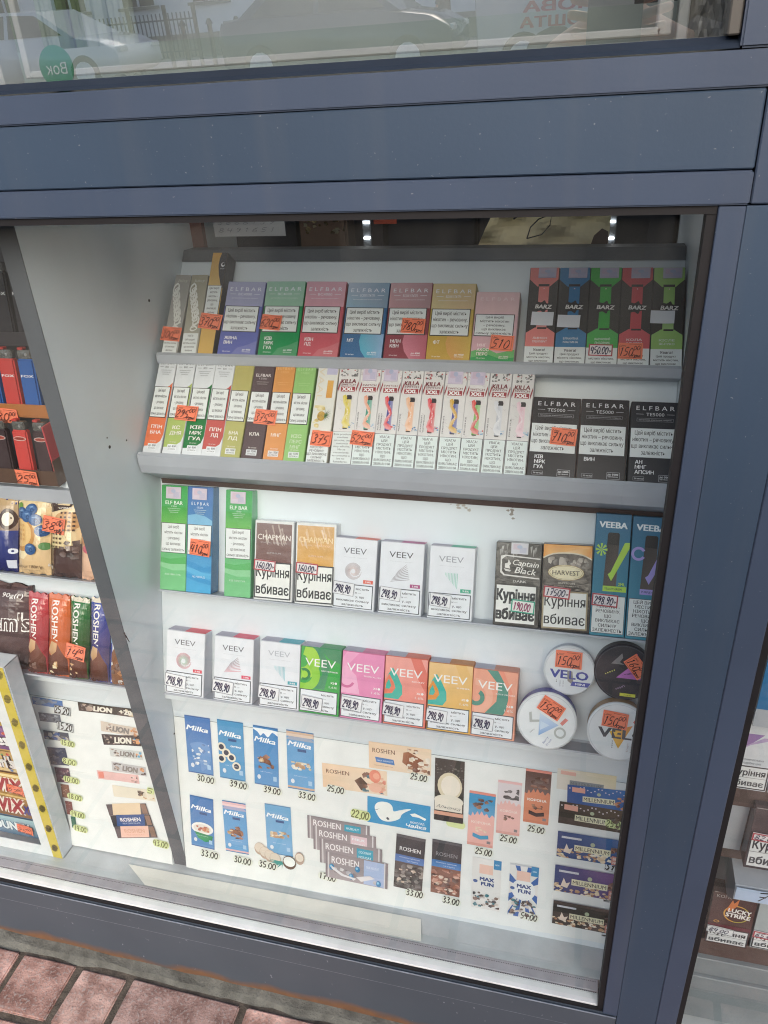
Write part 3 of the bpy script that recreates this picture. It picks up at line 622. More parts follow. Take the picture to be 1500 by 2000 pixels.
bc((446.7, 549.3), (520.8, 549.3), (424, 687), ['#8486bd', '#7a7fbb'], '#5c66b6', 'BC4000', ['ЖВНА', 'ВИН'], 'blue-violet vape box between the tall orange box and the green box', side='#4d5a9c')
bc((521.9, 549.3), (598, 549.3), (503, 689), ['#74b797', '#68b18a'], '#189455', 'BC4000', ['КІВ', 'МРК', 'ГУА'], 'green vape box in the top row with an orange price sticker on its warning', (531, 631, 40, 29, 5, '620|00'), side='#12804a')
bc((600, 549.3), (678, 550.7), (580.5, 693), ['#d07f9b', '#cf7590'], '#cc5866', 'BC4000', ['КВН', 'ЛД'], 'pink and red vape box in the top row without a price sticker')
bc((681.3, 551.5), (762.7, 551.5), (663, 695), ['#8fa6c8', '#1f7aa8', '#1f6a98', '#4798bd'], ['#2e6496', '#2d6aa0'], 'BC5000 УЛЬТРА', ['МТ'], 'blue vape box with a pale turquoise fade in the top row', grad=['#4fb0cf', '#8fb0d8'])
bc((763.5, 552), (845.9, 552.8), (747.5, 699), ['#c4818d', '#9a3f52', '#8b3648', '#b4606e'], ['#8f3e4a', '#93424f'], 'BC5000 УЛЬТРА', ['МЛН', 'КВН'], 'maroon vape box in the top row with an orange price sticker', (808, 638, 46, 29, 3, '780|00'), grad=['#d27f91', '#b95f70'])
bc((846.7, 553.3), (931.5, 553.3), (830.7, 701), ['#c9a840', '#c8a53a', '#c79a45', '#cbb252'], ['#c4a63c', '#cba445'], 'BC5000 УЛЬТРА', ['ФТ'], 'mustard yellow vape box in the top row', grad=['#d9a258', '#d3b24c'])
P = Pack(ROW1, (931.5, 569.3), (1017, 570), (917.3, 702), 'vape_box', 'shorter pale pink and green vape box beside the fluorescent-bottle boxes', 'vape box', VG, .026, '#cfb3b6'); F = P.F
F.R(0, 0, 1, .34, '#e6bfc3'); F.R(0, .34, 1, 1, ['#dfb3bb', '#d9a9b5']); F.poly([(0, .86), (.3, .8), (.6, .88), (1, .82), (1, 1), (0, 1)], '#6cb86a'); F.poly([(0, .95), (.4, .9), (.7, .96), (1, .93), (1, 1), (0, 1)], '#2fa458')
F.T('ELFBAR', .5, .1, .05, '#f0d7d9', .8, sp=1); foot(F, ['МНГ', 'АКОС', 'ПЕРС'], '#f3dfe2')
W = P.panel(.03, .325, .925, .64); W.lines(UA5, .5, .05, .95, .11, '#2b2b2f', .9, .006); P.sticker(980, 671, 46, 30, 3, '510'); P.done()
BZ = 'black vape boxes with bright bottle shapes'
for i, (xa, xb, xc, xd, yb, col, fl, lb) in enumerate((
    (1036, 1093.3, 1022, 1080.5, 704, '#e97d76', ['ЛИМОН', 'ГРЕЙПФРУТ'], 'black vape box with a salmon bottle shape and blank white sticker'),
    (1093.9, 1154, 1081.3, 1141, 704.5, '#1878ae', ['БЛАКИТНА', 'МАЛИНА'], 'black vape box with a blue bottle shape and blank white sticker'),
    (1154.1, 1215.5, 1142.7, 1204, 705, '#2cb23a', ['КАВУНОВИЙ', 'ЛЬОДЯНИК'], 'black vape box with a green bottle shape and a framed price tag'),
    (1215.5, 1276.8, 1205.3, 1267.5, 707, '#d4434d', ['КОЛА', 'З ЛЬОДОМ'], 'black vape box with a red bottle shape and an orange price sticker'),
    (1277, 1339, 1268.8, 1332, 709, '#9bc862', ['КІСЛЕ', 'ЯБЛУКО'], 'black vape box with a lime bottle shape at the right end of the top row'))):
    P = Pack(ROW1, (xa, 522.5), (xb, 522.5), (xc, yb), 'vape_box', lb, 'vape box', BZ, .024, '#2d2a2e'); F = P.F
    F.R(0, 0, 1, 1, '#35312f'); pale = mixc(col, '#e6c8c8' if i == 0 else '#c8d8b8' if i == 4 else col, .3)
    F.poly([(0, 0), (1, 0), (1, .125), (.72, .2), (.28, .2), (0, .125)], col); F.R(.34, .2, .7, .66, [col, pale]); F.R(.32, .175, .7, .2, '#2a2425'); F.E(.52, .222, .02, .006, '#f0d0d0')
    F.poly([(0, 1), (0, .69), (.3, .635), (.72, .635), (1, .69), (1, 1)], mixc(col, '#ffffff', .04)); F.R(.38, .632, .7, .65, '#2a2425')
    rn = random.Random(i); F.up()
    F.poly([(.5+.3*math.cos(k*.449)*(1.15 if k % 2 else .75), .415+.06*math.sin(k*.449)*(1.15 if k % 2 else .75)) for k in range(14)], '#26211f')
    F.T('BARZ', .55, .415, .042, '#eeeae6', .56, .03, shear=.15, rot=-2)
    F.T(fl[0], .5, .745, .022, '#eef0f0', .5, .01); F.T(fl[1], .5, .782, .022, '#eef0f0', .5, .01)
    W = P.panel(.01, .83, .985, .998, border=None); W.T('Увага!', .5, .2, .15, '#26262a', .4, .02); W.lines(['Цей продукт', 'містить нікотин,', 'що викликає'], .5, .32, .98, .13, '#26262a', .8, .01)
    P.stamp(.3, .012, .9, .115)
    if i in (0, 1, 4):
        q = {0: (1060, 624, 43, 26), 1: (1111.5, 629, 44, 24), 4: (1295, 621, 47, 25)}[i]; P.sticker(*q, 2, '', 'plain' if False else 'blank')
    if i == 2: P.sticker(1173, 686, 47, 23, 1, '450.00', 'red')
    if i == 3: P.sticker(1231, 687, 48, 31, 1, '150|00')
    P.done()
# --- second row
V8 = 'slim vape boxes in the second row'
rows2 = [((312.9, 699.9), (347.5, 700.4), (277.3, 885), '#e67444', ['ППН', 'БНА'], '800', 'slim white vape box with an orange foot, first in the second row'),
 ((348, 700.6), (384.4, 701.7), (315.5, 886.3), '#a9bd66', ['КС', 'ДНЯ'], '800', 'slim white vape box with a yellow-green foot, second row'),
 ((385.2, 702.5), (423.4, 703.5), (353.7, 888.9), '#14793a', ['КІВ', 'МРК', 'ГУА'], '800', 'slim white vape box with a dark green foot, second row'),
 ((423.9, 703.5), (461, 705), (391.4, 891.5), '#c4544e', ['ППН', 'ЛД'], '800', 'slim white vape box with a red foot, second row')]
for i, (TL, TR, BL, c, fl, n, lb) in enumerate(rows2):
    P = Pack(ROW2, TL, TR, BL, 'vape_box', lb, 'vape box', V8, .024, '#c9ccd2'); F = P.F
    F.R(0, 0, 1, 1, '#dde2e8'); F.poly([(0, .625), (1, .625), (1, .8), (.9, .87), (.55, .92), (0, .93)], c); F.poly([(.62, .31), (.85, .285), (1, .25), (1, .66), (.93, .66), (.93, .31)], c)
    F.T('ELFBAR', .5, .045, .03, '#4a4e57', .8, sp=1); F.T('800', .5, .085, .022, '#6a6e77', .2); F.R(.1, .084, .3, .088, '#6a6e77'); F.R(.7, .084, .9, .088, '#6a6e77')
    for k in range(3): F.T('одноразова електронна'[:18-k*4], .5, .12+k*.022, .011, '#777b84', .62-k*.12)
    for k, t in enumerate(fl): F.T(t, .55, .735+k*.058-(len(fl)-1)*.012, .036, '#f2ece8', .62 if len(t) > 2 else .4, .022)
    F.T('50 мг/мл', .5, .875, .014, '#e8e0da', .36); F.R(.24, .9, .74, .965, '#e9edf2'); F.T('до '+n, .49, .92, .022, '#33363e', .42, .015); F.T('ЗАТЯЖОК', .49, .95, .014, '#33363e', .42)
    W = P.panel(.03, .30, .92, .625, bt=.03); W.lines(UA5, .5, .03, .97, .1, '#303038', .88, .01)
    if i == 1: P.sticker(366, 808, 43, 29, 3, '295|00')
    P.done()
for i, (TL, TR, BL, c, fl, lb, hd) in enumerate((
  ((461.6, 705.6), (498.8, 706.9), (429.1, 894), '#b3b36a', ['БНА', 'ЛД'], 'slim olive vape box in the second row', '#cbbf6a'),
  ((499.3, 707.7), (539, 709), (468.9, 898), '#574448', ['КЛА'], 'slim dark brown vape box in the second row', '#efe6e6'),
  ((539.6, 709), (578.6, 710.3), (511.8, 900), '#e39752', ['МНГ'], 'slim orange vape box in the second row', '#f0c080'),
  ((579.4, 710.3), (619, 711.6), (551.6, 903), '#97c777', ['КІС', 'ПЕРС', 'МНГ'], 'slim light green vape box in the second row', '#bfe0a4'))):
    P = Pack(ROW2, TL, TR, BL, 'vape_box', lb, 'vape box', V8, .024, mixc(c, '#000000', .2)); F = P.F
    F.R(0, 0, 1, 1, [mixc(c, '#c8a040', .25) if i in (0, 2) else c, c])
    F.T('ELFBAR', .5, .13 if i == 1 else .05, .032, hd, .76, .01 if i == 1 else 0, sp=0 if i == 1 else 1); F.T('1500', .5, .165 if i == 1 else .09, .02, mixc(hd, c, .4), .4)
    for k in range(2): F.T('одноразова електронна', .5, .2+k*.022, .01, mixc(hd, c, .3), .6-k*.1)
    for k, t in enumerate(fl): F.T(t, .5, .745+k*.055, .034, mixc('#f4f0ea', c, .1 if i != 3 else .45), .5 if len(t) < 4 else .6, .02)
    F.T('50 мг/мл', .5, .885, .014, '#efe8e0', .4); F.R(.22, .905, .76, .965, mixc('#e9edf2', c, .15)); F.T('до 1500', .49, .922, .022, '#33363e', .44, .015); F.T('ЗАТЯЖОК', .49, .95, .014, '#33363e', .44)
    W = P.panel(.03, .305, .93, .625, bt=.03); W.lines(UA5, .5, .03, .97, .1, '#303038', .88, .01)
    if i == 1: P.sticker(519.5, 815.5, 43, 29, 3, '375|00')
    P.done()
P = Pack(ROW2, (623, 711.7), (663, 713), (596.5, 905.8), 'vape_box', 'slim cream vape box picturing a pineapple with a 375 price sticker', 'vape box', V8, .024, '#d8d4c6'); F = P.F
F.R(0, 0, 1, 1, '#e2e2dc'); F.T('VAAL', .22, .2, .3, '#e3d6ba', .34, rot=-90); F.R(.55, .16, .85, .34, ['#e8b255', '#d99a3c']); F.R(.45, .02, .98, .1, '#c3c0dc')
F.bits(.05, .42, .6, .78, 26, ['#ecdca0', '#e6cf88', '#f0e6b8', '#d9c274'], .16, 3); F.E(.45, .53, .2, .05, '#c9a03c'); F.bits(.3, .49, .6, .57, 14, ['#b58a2e', '#d9b550', '#8d7a2c'], .05, 4)
for k in range(9): a = R(-80+k*20); F.poly([(.6, .53), (.6+.36*math.cos(a), .53-.0+.09*math.sin(a)-.03), (.62, .515)], ['#4f7043', '#6c8a50', '#3f5c38'][k % 3])
W = P.panel(.0, .72, .99, .998, border=None); W.lines(['НІКОТИН –', 'РЕЧОВИНУ,', 'ЩО ВИКЛИКАЄ', 'СИЛЬНУ', 'ЗАЛЕЖНІСТЬ'], .48, .38, .98, .085, '#2c2c32', .96, .012); P.sticker(629, 857.5, 41, 30, 3, '375'); P.done()
KG = 'white vape boxes with a red band and swirling vapour'
kx = [((663.8, 713.8), (705.4, 714), (642.3, 910), '#e3cf3f', '#d8c23a', '', 'yellow', '#e9d84f'),
 ((706, 714), (746.2, 714.7), (683.4, 912.2), '#f0a684', '#169c84', 'COOL MELON', 'teal', '#1ba089'),
 ((747, 714.9), (787.3, 716.9), (724.2, 914.7), '#e5424e', '#3b3fa0', 'BLUEBERRY RASPBERRY', 'purple', '#4a44a8'),
 ((788, 717), (829, 718.4), (765.6, 917.7), '#f3bd96', '#eaa878', 'PEACH ICE', 'peach', '#eeb184'),
 ((829.8, 718.5), (871, 719), (807.6, 920.3), '#e5424e', '#d83540', 'STRAWBERRY WATERMELON', 'red', '#e0444e'),
 ((871.8, 719.5), (914.8, 720.9), (850.6, 924.6), '#dfae2c', '#3a47a6', 'MIXED FRUITS', 'gold and blue', '#4450aa'),
 ((915.6, 721), (958.4, 721.5), (892.9, 927.5), '#e34a43', '#7fc257', 'MELON ICE', 'green with red', '#8cc964'),
 ((959.2, 722), (1002.2, 723.9), (937.0, 930), '#dcdee6', '#c6cad6', 'LYCHEE ICE', 'pale grey', '#e2cdd6'),
 ((1003, 724), (1046.2, 725.1), (981.2, 933.7), '#f0cfdc', '#e8bccd', 'PINK ICE', 'pale pink', '#eec3d3')]
for i, (TL, TR, BL, sw, dev, fl, cn, d2) in enumerate(kx):
    P = Pack(ROW2, TL, TR, BL, 'vape_box', 'white vape box with a %s vape drawn on it in the red-banded set' % cn, 'vape box', KG, .024, '#d3d1d4'); F = P.F; rn = random.Random(40+i)
    F.R(0, 0, 1, 1, '#e2e0e0')
    for k in range(12): u, v = rn.random()*.8, rn.random()*.66; F.step = .00002; F.poly([(u, v), (u+.1, v+.012), (u+.2, v+rn.uniform(-.01, .03)), (u+.1, v+.02)], '#d2ccd0')
    F.step = .00007
    if i in (1, 2, 5, 6):
        P.stamp(.14, .01, .8, .155, '#d4c8de'); F.bits(.0, .02, .2, .12, 6, ['#c3555e', '#d8d0d2'], .06, i); F.bits(.82, .02, 1, .12, 6, ['#c3555e', '#d8d0d2'], .06, i+3)
    else:
        F.bits(.08, .03, .45, .115, 14, ['#6a6a6c', '#b8454f', '#8c8a8c', '#4f4f52'], .07, i); F.bits(.55, .03, .92, .115, 14, ['#6a6a6c', '#b8454f', '#8c8a8c', '#4f4f52'], .07, i+9); F.E(.5, .07, .09, .02, '#dededf')
        F.T('KILLA', .5, .16, .042, '#7b2232', .72, .03, shear=.12, rot=2)
    F.T('SWITCH', .5, .197, .02, '#7b2232', .68, .012)
    F.R(.16, .218, .84, .268, '#a5343f'); F.T('XXL', .5, .243, .036, '#f2eeee', .56, .05)
    for sx in (0, .88): F.poly([(sx, .24), (sx+.1, .16), (sx+.12, .19), (sx+.03, .27)], '#9a3943')
    W2 = '#3a3538'; F.poly([(.5, .33), (.72, .33), (.74, .64), (.44, .64)], [dev, mixc(dev, '#ffffff', .35), mixc(dev, '#ffffff', .35), dev])
    F.poly([(.5, .305), (.7, .305), (.74, .325), (.73, .35), (.5, .35)], W2); F.poly([(.44, .64), (.66, .64), (.66, .65), (.46, .65)], W2)
    F.poly([(.3, .315), (.42, .30), (.52, .33), (.46, .37), (.66, .43), (.72, .48), (.6, .53), (.52, .57), (.78, .6), (.76, .64), (.5, .63), (.36, .59), (.42, .53), (.6, .48), (.5, .44), (.34, .38)], [sw]*8+[mixc(sw, '#ffffff', .3)]*8)
    F.T('KILLA', .6, .47, .03, '#eef0f2', .16, .02, rot=90); F.bits(.72, .585, .98, .64, 9, ['#4f8fc0', sw, '#7fb4d8', '#c7dcec'], .06, i)
    for k, t in enumerate(fl.split(' ') if len(fl) > 12 else ([fl] if fl else [])): F.T(t, .1+.13*k, .56, .06, '#4a4a56', .17, .005, rot=90)
    if i == 0:
        W = P.panel(.015, .675, .985, .997, '#dfe6e6', '#55585e', .012); W.lines(['Este producto', 'contiene', 'nicotina, una', 'sustancia', 'muy adictiva.', 'No se', 'recomienda', 'su consumo a', 'los no', 'fumadores.'], .5, .03, .97, .06, '#3c3e44', .86)
    else:
        W = P.panel(.015, .675, .985, .997, '#dfeaea', '#4a4d53', .02); W.lines(UVG, .5, .04, .97, .075, '#34363c', .84, .008)
    if i == 1: P.sticker(709, 857.5, 45, 28, 5, '525|00')
    P.done()
TG = 'black five-thousand-puff vape boxes'
for i, (TL, TR, BL, fl, pr, lb) in enumerate((((1043, 774.4), (1136, 777.8), (1027.2, 935.3), ['КІВ', 'МРК', 'ГУА'], (1100, 853.5, 51, 33, 3, '710|00'), 'black vape box with a 710 price sticker, left of three'),
    ((1136.5, 778.3), (1230, 780.7), (1124.2, 940.8), ['ВИН'], None, 'black vape box without a sticker, middle of three'), ((1233.5, 783.5), (1329, 786), (1224.4, 948.2), ['АН', 'МНГ', 'АПСИН'], None, 'black vape box partly hidden by the window post, right of three'))):
    P = Pack(ROW2, TL, TR, BL, 'vape_box', lb, 'vape box', TG, .026, '#2b2a2e' if i == 2 else '#5f4b46'); F = P.F; k_ = '#1f212b' if i == 2 else '#2b262a'
    F.R(0, 0, 1, 1, k_); F.T('ELFBAR', .5, .075, .055, '#e8e8ec', .8, .004, sp=1); F.T('TE5000', .5, .155, .042, '#dcdce0', .38); F.R(.1, .152, .26, .156, '#cfcfd4'); F.R(.74, .152, .9, .156, '#cfcfd4')
    F.frame(.12, .205, .88, .245, .004, '#b8b8bf'); F.T('одноразова електронна сигарета', .5, .225, .014, '#c8c8ce', .68); foot(F, fl, '#ececf0', v=.75, sz=.044)
    F.frame(.63, .9, .9, .985, .006, '#c8c8ce'); F.frame(.1, .93, .33, .98, .005, '#a8a8ae')
    W = P.panel(.02, .335, .955, .69, border=None); W.lines(UA4, .5, .04, .95, .15, '#26262a', .95, .008)
    if pr: P.sticker(*pr)
    P.done()
# --- third row
G3 = 'tall slim vape boxes in the third row'
for i, (TL, TR, BL, lb) in enumerate((((315.6, 946.4), (366.7, 948.8), (312, 1146.8), 'tall green vape box, first in the third row'), ((367.2, 949.3), (417, 951.7), (362.9, 1150), 'tall blue vape box with a 410 price sticker'),
    ((441, 956), (493.2, 958.4), (437.3, 1160), 'tall green vape box standing alone beside the brown cigarette pack'))):
    P = Pack(ROW3, TL, TR, BL, 'vape_box', lb, 'vape box', G3, .022, '#4f7fae' if i == 1 else '#6fb98a', mt='gloss'); F = P.F
    if i == 1:
        F.R(0, 0, 1, 1, ['#4a72b0', '#4faee0']); F.poly([(0, .27), (.3, .255), (.7, .27), (1, .31), (1, .42), (0, .42)], '#7db8dc')
        for k, cc in enumerate(('#4398d0', '#5fb4e2', '#3f9cd4')): F.poly([(0, .70+.06*k), (.35, .72+.06*k), (.7, .76+.05*k), (1, .74+.07*k), (1, .80+.06*k), (.5, .80+.05*k), (0, .74+.06*k)], cc)
        F.T('ELFBAR', .5, .155, .03, '#eef2f8', .7, 0, sp=1); F.T('1500', .5, .192, .02, '#dfe8f4', .25); F.T('ЧЗ ЧІНАД', .5, .85, .018, '#e6f0fa', .5)
    else:
        F.R(0, 0, 1, 1, ['#3fa654', '#7cc98c']); F.R(0, .2, 1, .36, ['#48a84e', '#6fbb58'])
        for k, cc in enumerate(('#5cb667', '#8fd09c')): F.poly([(0, .69+.05*k), (.4, .70+.05*k), (1, .67+.07*k), (1, .74+.06*k), (.5, .76+.05*k), (0, .73+.05*k)], cc)
        F.T('ELF BAR', .5, .16, .036, '#eef6ee', .68, .012); F.T('1500', .5, .195, .016, '#dcefe0', .2); F.T('КІВ МРК ГУА', .5, .85, .016, '#dcefe0', .62)
    for k in range(3): F.T('одноразова електронна', .5, .215+k*.018, .009, '#dfeee4', .5-k*.08)
    W = P.panel(.03, .355, .97, .64); W.lines(UA5, .5, .03, .97, .1, '#26262a', .88, .004)
    P.stamp(.2, .015, .76, .125 if i != 1 else .12, '#cfc3d2')
    if i == 1: P.sticker(393, 1070, 40, 31, 4, '410|00')
    P.done()
def kills(P, v0=.52, name='warning_label', bold=.02, brd='#3f4144', u1=.96):
    W = P.panel(.02, v0, u1, .975, '#eef0ec', brd, .03); W.T('Куріння', .5, .27, .27, '#33363a', .9, bold); W.T('вбиває', .5, .74, .27, '#33363a', .9, bold); return W
CGP = 'cigarette packs in the third row'
for i, (TL, TR, BL, c, lb, pp) in enumerate((((498.7, 1014.8), (574.8, 1018.4), (494.9, 1163.6), '#7a5650', 'brown cigarette pack in wrinkled cellophane, third row', (519.5, 1104, 42, 21)),
    ((579, 1019.6), (657.6, 1024.4), (575.3, 1169.6), '#e0a94f', 'golden orange cigarette pack in wrinkled cellophane, third row', (602, 1110, 43, 21)))):
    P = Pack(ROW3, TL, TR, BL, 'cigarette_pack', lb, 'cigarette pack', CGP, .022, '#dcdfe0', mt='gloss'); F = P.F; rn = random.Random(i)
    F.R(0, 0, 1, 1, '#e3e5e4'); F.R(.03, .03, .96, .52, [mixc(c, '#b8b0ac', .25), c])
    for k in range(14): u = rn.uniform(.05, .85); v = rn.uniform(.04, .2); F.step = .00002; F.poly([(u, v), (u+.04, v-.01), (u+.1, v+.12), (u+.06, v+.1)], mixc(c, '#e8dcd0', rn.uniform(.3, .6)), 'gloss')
    F.step = .00007; F.T('CHAPMAN', .5, .2, .07, '#efe6dd' if i == 0 else '#f4d9a4', .86, .012); F.T('CLASSIC TOBACCO', .5, .27, .02, mixc(c, '#ffffff', .4), .7); F.T('SUPERSLIM', .5, .4, .02, mixc(c, '#ffffff', .5), .36)
    kills(P, .515); P.sticker(pp[0], pp[1], pp[2], pp[3], 3, '160,00', 'red'); P.done()
def veevbox(row, TL, TR, BL, label, art, acc, grp, px, side='#cfd2da', txt='#6a6d75', white=True, tc=None, th=.024, bold=-.006):
    P = Pack(row, TL, TR, BL, 'pod_pack', label, 'pod pack', grp, th, side); F = P.F
    F.R(0, 0, 1, 1, '#e4e8ef' if white else art[0]); wv = .64
    if white:
        F.T('VEEV', .48, .165, .085, txt, .56, bold); F.T('electronic cigarette', .5, .26, .012, '#c3c6ce', .55)
        kind, c1, c2 = art
        if kind == 'swirl':
            for k in range(10): F.arc(.46, .455, .20-.015*k, .007, 20*k, 20*k+330, mixc(c1, c2, k/9), n=16)
        elif kind == 'leaf':
            for k in range(9): t = k/8; F.poly([(.26+.02*k, .545-.018*k), (.7-.01*k, .50-.026*k), (.7-.01*k, .506-.026*k), (.26+.02*k, .551-.018*k)], mixc(c1, c2, t))
        else:
            for k in range(9): u = .36+.034*k; F.poly([(u, .355), (u+.013, .355), (u+.013, .40+.022*k), (u, .385+.022*k)], mixc(c1, c2, k/8))
        F.R(.72, .565, .955, .615, acc); F.T('3.8%', .84, .59, .024, '#f2eef0', .14, .02)
    else:
        art[1](F); F.T('VEEV', .5, .22, .12, '#f4f4f2', .78, -.004); F.T(tc, .8 if len(tc) < 8 else .74, .335, .022, '#f2f0ee', .3 if len(tc) < 9 else .42, .01)
        F.T('X2', .82, .5, .03, '#f4f4f2', .09, .02); F.E(.91, .5, .03, .018, '#f4f4f2'); F.T('1.6%', .84, .565, .034, '#eef2ee', .2, -.005)
    W = P.panel(.02, wv, .955, .975, '#e9eef4', '#4a525c', .018)
    W.T('містить', .74, .17, .1, '#3c424a', .34, .012); W.T('н —', .63, .33, .09, '#3c424a', .14, .01); W.T('у, що', .68, .5, .1, '#3c424a', .22, .01); W.T('викликає сильну', .5, .68, .1, '#3c424a', .84, .012); W.T('залежність', .5, .86, .1, '#3c424a', .56, .012)
    P.mb.box(.0008, P.w*.46, .001, P.th-.001, P.h+.0001, P.h+.0005, 'print', '#a9a6b8'); P.mb.box(P.w*.46, P.w-.0008, .001, P.th-.001, P.h+.0001, P.h+.0004, 'print', acc or side)
    P.sticker(px[0], px[1], 41, 25, 4, '248,90', 'white'); return P.done()
VW = 'white pod packs in the third row'
veevbox(ROW3, (656.3, 1048.5), (738.4, 1053), (648.4, 1184.8), 'white pod pack with a round grey swirl, first of three in the third row', ('swirl', '#a79a9e', '#e0c4bc'), '#e2644f', VW, (672, 1148))
veevbox(ROW3, (744.4, 1056.4), (830, 1062.9), (737.2, 1193), 'white pod pack with a grey leaf of lines, middle of three in the third row', ('leaf', '#7a747c', '#9a9298'), '#b04a86', VW, (763, 1159), txt='#4a4c54')
veevbox(ROW3, (840.4, 1064.8), (929.2, 1071.5), (833.2, 1203.5), 'white pod pack with a mint triangle of lines, last of three in the third row', ('tri', '#b0dcd0', '#8fcfbf'), '#2fae8e', VW, (861, 1172), txt='#9aa0aa')
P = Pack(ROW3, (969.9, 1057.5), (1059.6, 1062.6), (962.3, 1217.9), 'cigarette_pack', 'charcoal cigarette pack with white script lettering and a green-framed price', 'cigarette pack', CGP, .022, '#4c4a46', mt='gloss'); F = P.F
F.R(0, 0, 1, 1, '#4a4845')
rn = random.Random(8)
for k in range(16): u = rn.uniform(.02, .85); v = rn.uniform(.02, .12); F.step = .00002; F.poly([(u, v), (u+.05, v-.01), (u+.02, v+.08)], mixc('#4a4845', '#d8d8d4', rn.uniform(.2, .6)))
F.step = .00007; F.poly([(.1, .16), (.2, .145), (.98, .165), (.98, .18), (.22, .16), (.13, .2), (.14, .34), (.2, .38), (.98, .40), (.98, .415), (.18, .395), (.1, .36)], '#dddcd8', None, True, False)
F.poly([(.2, .3), (.32, .31), (.3, .27), (.34, .25), (.28, .2), (.26, .24), (.2, .25)], '#e4e2dc'); F.poly([(.18, .31), (.35, .325), (.32, .345), (.22, .34)], '#e4e2dc')
F.T('Captain', .67, .235, .07, '#eceae4', .58, .014, shear=.28, rot=-4); F.T('Black', .68, .325, .075, '#eceae4', .46, .018, shear=.28, rot=-4); F.T('DARK', .55, .455, .03, '#d6d4cf', .3, .01)
P.stamp(.33, .0, .7, .13, '#d6d6dc'); kills(P, .495, bold=.05, brd='#4a4845', u1=.94); P.sticker(1022, 1185, 46, 25, 3, '190,00', 'green'); P.done()
P = Pack(ROW3, (1061, 1061.3), (1157.9, 1066), (1055.3, 1227.3), 'cigarette_pack', 'dark brown cigarette pack with an orange top and a cream oval badge', 'cigarette pack', CGP, .022, '#4f443c', mt='gloss'); F = P.F
F.R(0, 0, 1, 1, '#463f3c'); F.poly([(0, 0), (1, 0), (1, .15), (.8, .1), (.5, .085), (.2, .1), (0, .15)], ['#e79a3a', '#e8a040', '#e08a30', '#f0b868', '#f4cc90', '#f0b868', '#e79a3a'])
F.poly([(0, .15), (.2, .1), (.5, .085), (.8, .1), (1, .15), (1, .165), (.8, .115), (.5, .1), (.2, .115), (0, .165)], '#ddd2ba'); F.bits(.05, .14, .95, .26, 26, ['#6b625c', '#948a80', '#3a3432', '#b9b0a4'], .07, 5, 1.8)
F.E(.48, .32, .38, .092, '#9a8048'); F.E(.48, .32, .365, .085, '#ece2bc'); F.E(.48, .32, .345, .077, '#a08a54'); F.E(.48, .32, .335, .073, '#eae0ba'); F.T('HARVEST', .48, .32, .055, '#3d342b', .56, .012)
F.T('SUPERSLIM', .5, .44, .02, '#cfc8bc', .34); F.T('CLASSIC TOBACCO', .5, .475, .016, '#c0b8ac', .52)
kills(P, .535, bold=.015, brd='#a89878', u1=.94); P.sticker(1090, 1157.5, 52, 22, 4, '17500', 'red'); P.done()
VB = 'teal vape boxes in the third row'
for i, (TL, TR, BL, acc, lb) in enumerate((((1164.7, 1001.8), (1234.6, 1006.9), (1150.3, 1234.9), '#b4e04a', 'teal vape box with a lime V and a 298.90 price'), ((1237, 1007.4), (1312, 1013), (1220, 1243), '#a79be0', 'teal vape box with a violet V, cut off by the window post'))):
    P = Pack(ROW3, TL, TR, BL, 'vape_box', lb, 'vape box', VB, .024, '#1d5f7c'); F = P.F
    F.R(0, 0, 1, 1, ['#2a6e94', '#3b93ab']); F.T('VEEBA', .5, .085, .05, '#e8f0f4', .8, .035, rot=-1)
    F.poly([(.36, .16), (.4, .148), (.66, .148), (.7, .16), (.68, .63), (.3, .62)], ['#3b3634', '#332f2e', '#332f2e', '#4a423e', '#6b5f58', '#5a504c']); F.poly([(.36, .16), (.4, .148), (.66, .148), (.7, .16), (.69, .25), (.35, .245)], '#2b2829')
    if i == 0:
        for k in range(8):
            a = R(k*45); F.poly([(.2+.17*math.cos(a)-.035*math.sin(a), .29+(.17*math.sin(a)+.035*math.cos(a))*.3), (.2+.17*math.cos(a)+.035*math.sin(a), .29+(.17*math.sin(a)-.035*math.cos(a))*.3), (.2, .29)], acc)
    else: F.arc(.2, .3, .2, .075, 30, 330, acc)
    F.poly([(.92, .22), (1, .215), (1, .28), (.56, .53), (.42, .46), (.46, .44), (.52, .455), (.85, .245)], acc) if False else F.poly([(.86, .225), (1.0, .222), (1.0, .27), (.53, .545), (.42, .49), (.5, .47)], acc)
    F.T('2ML', .84, .565, .025, acc, .2, .02); F.R(.3, .585, .98, .63, acc); F.T('YELLOW GREEN' if i == 0 else 'PURPLE GRAPE', .6, .607, .018, '#2c4a50', .5, .01)
    W = P.panel(.04, .665, .96, .975, '#e8edec', '#35424a', .012)
    L = ['ЦЕЙ ВИРІБ', 'МІСТИТЬ', 'НІКОТИН -', 'РЕЧОВИНУ,', 'ЩО', 'ВИКЛИКАЄ', 'СИЛЬНУ', 'ЗАЛЕЖНІСТЬ']
    W.lines(L[2:] if i == 0 else L, .5, .22 if i == 0 else .03, .98, .085, '#34383e', .9, .012)
    if i == 0: P.sticker(1182, 1172, 51, 24, 2, '298.90', 'red')
    P.done()
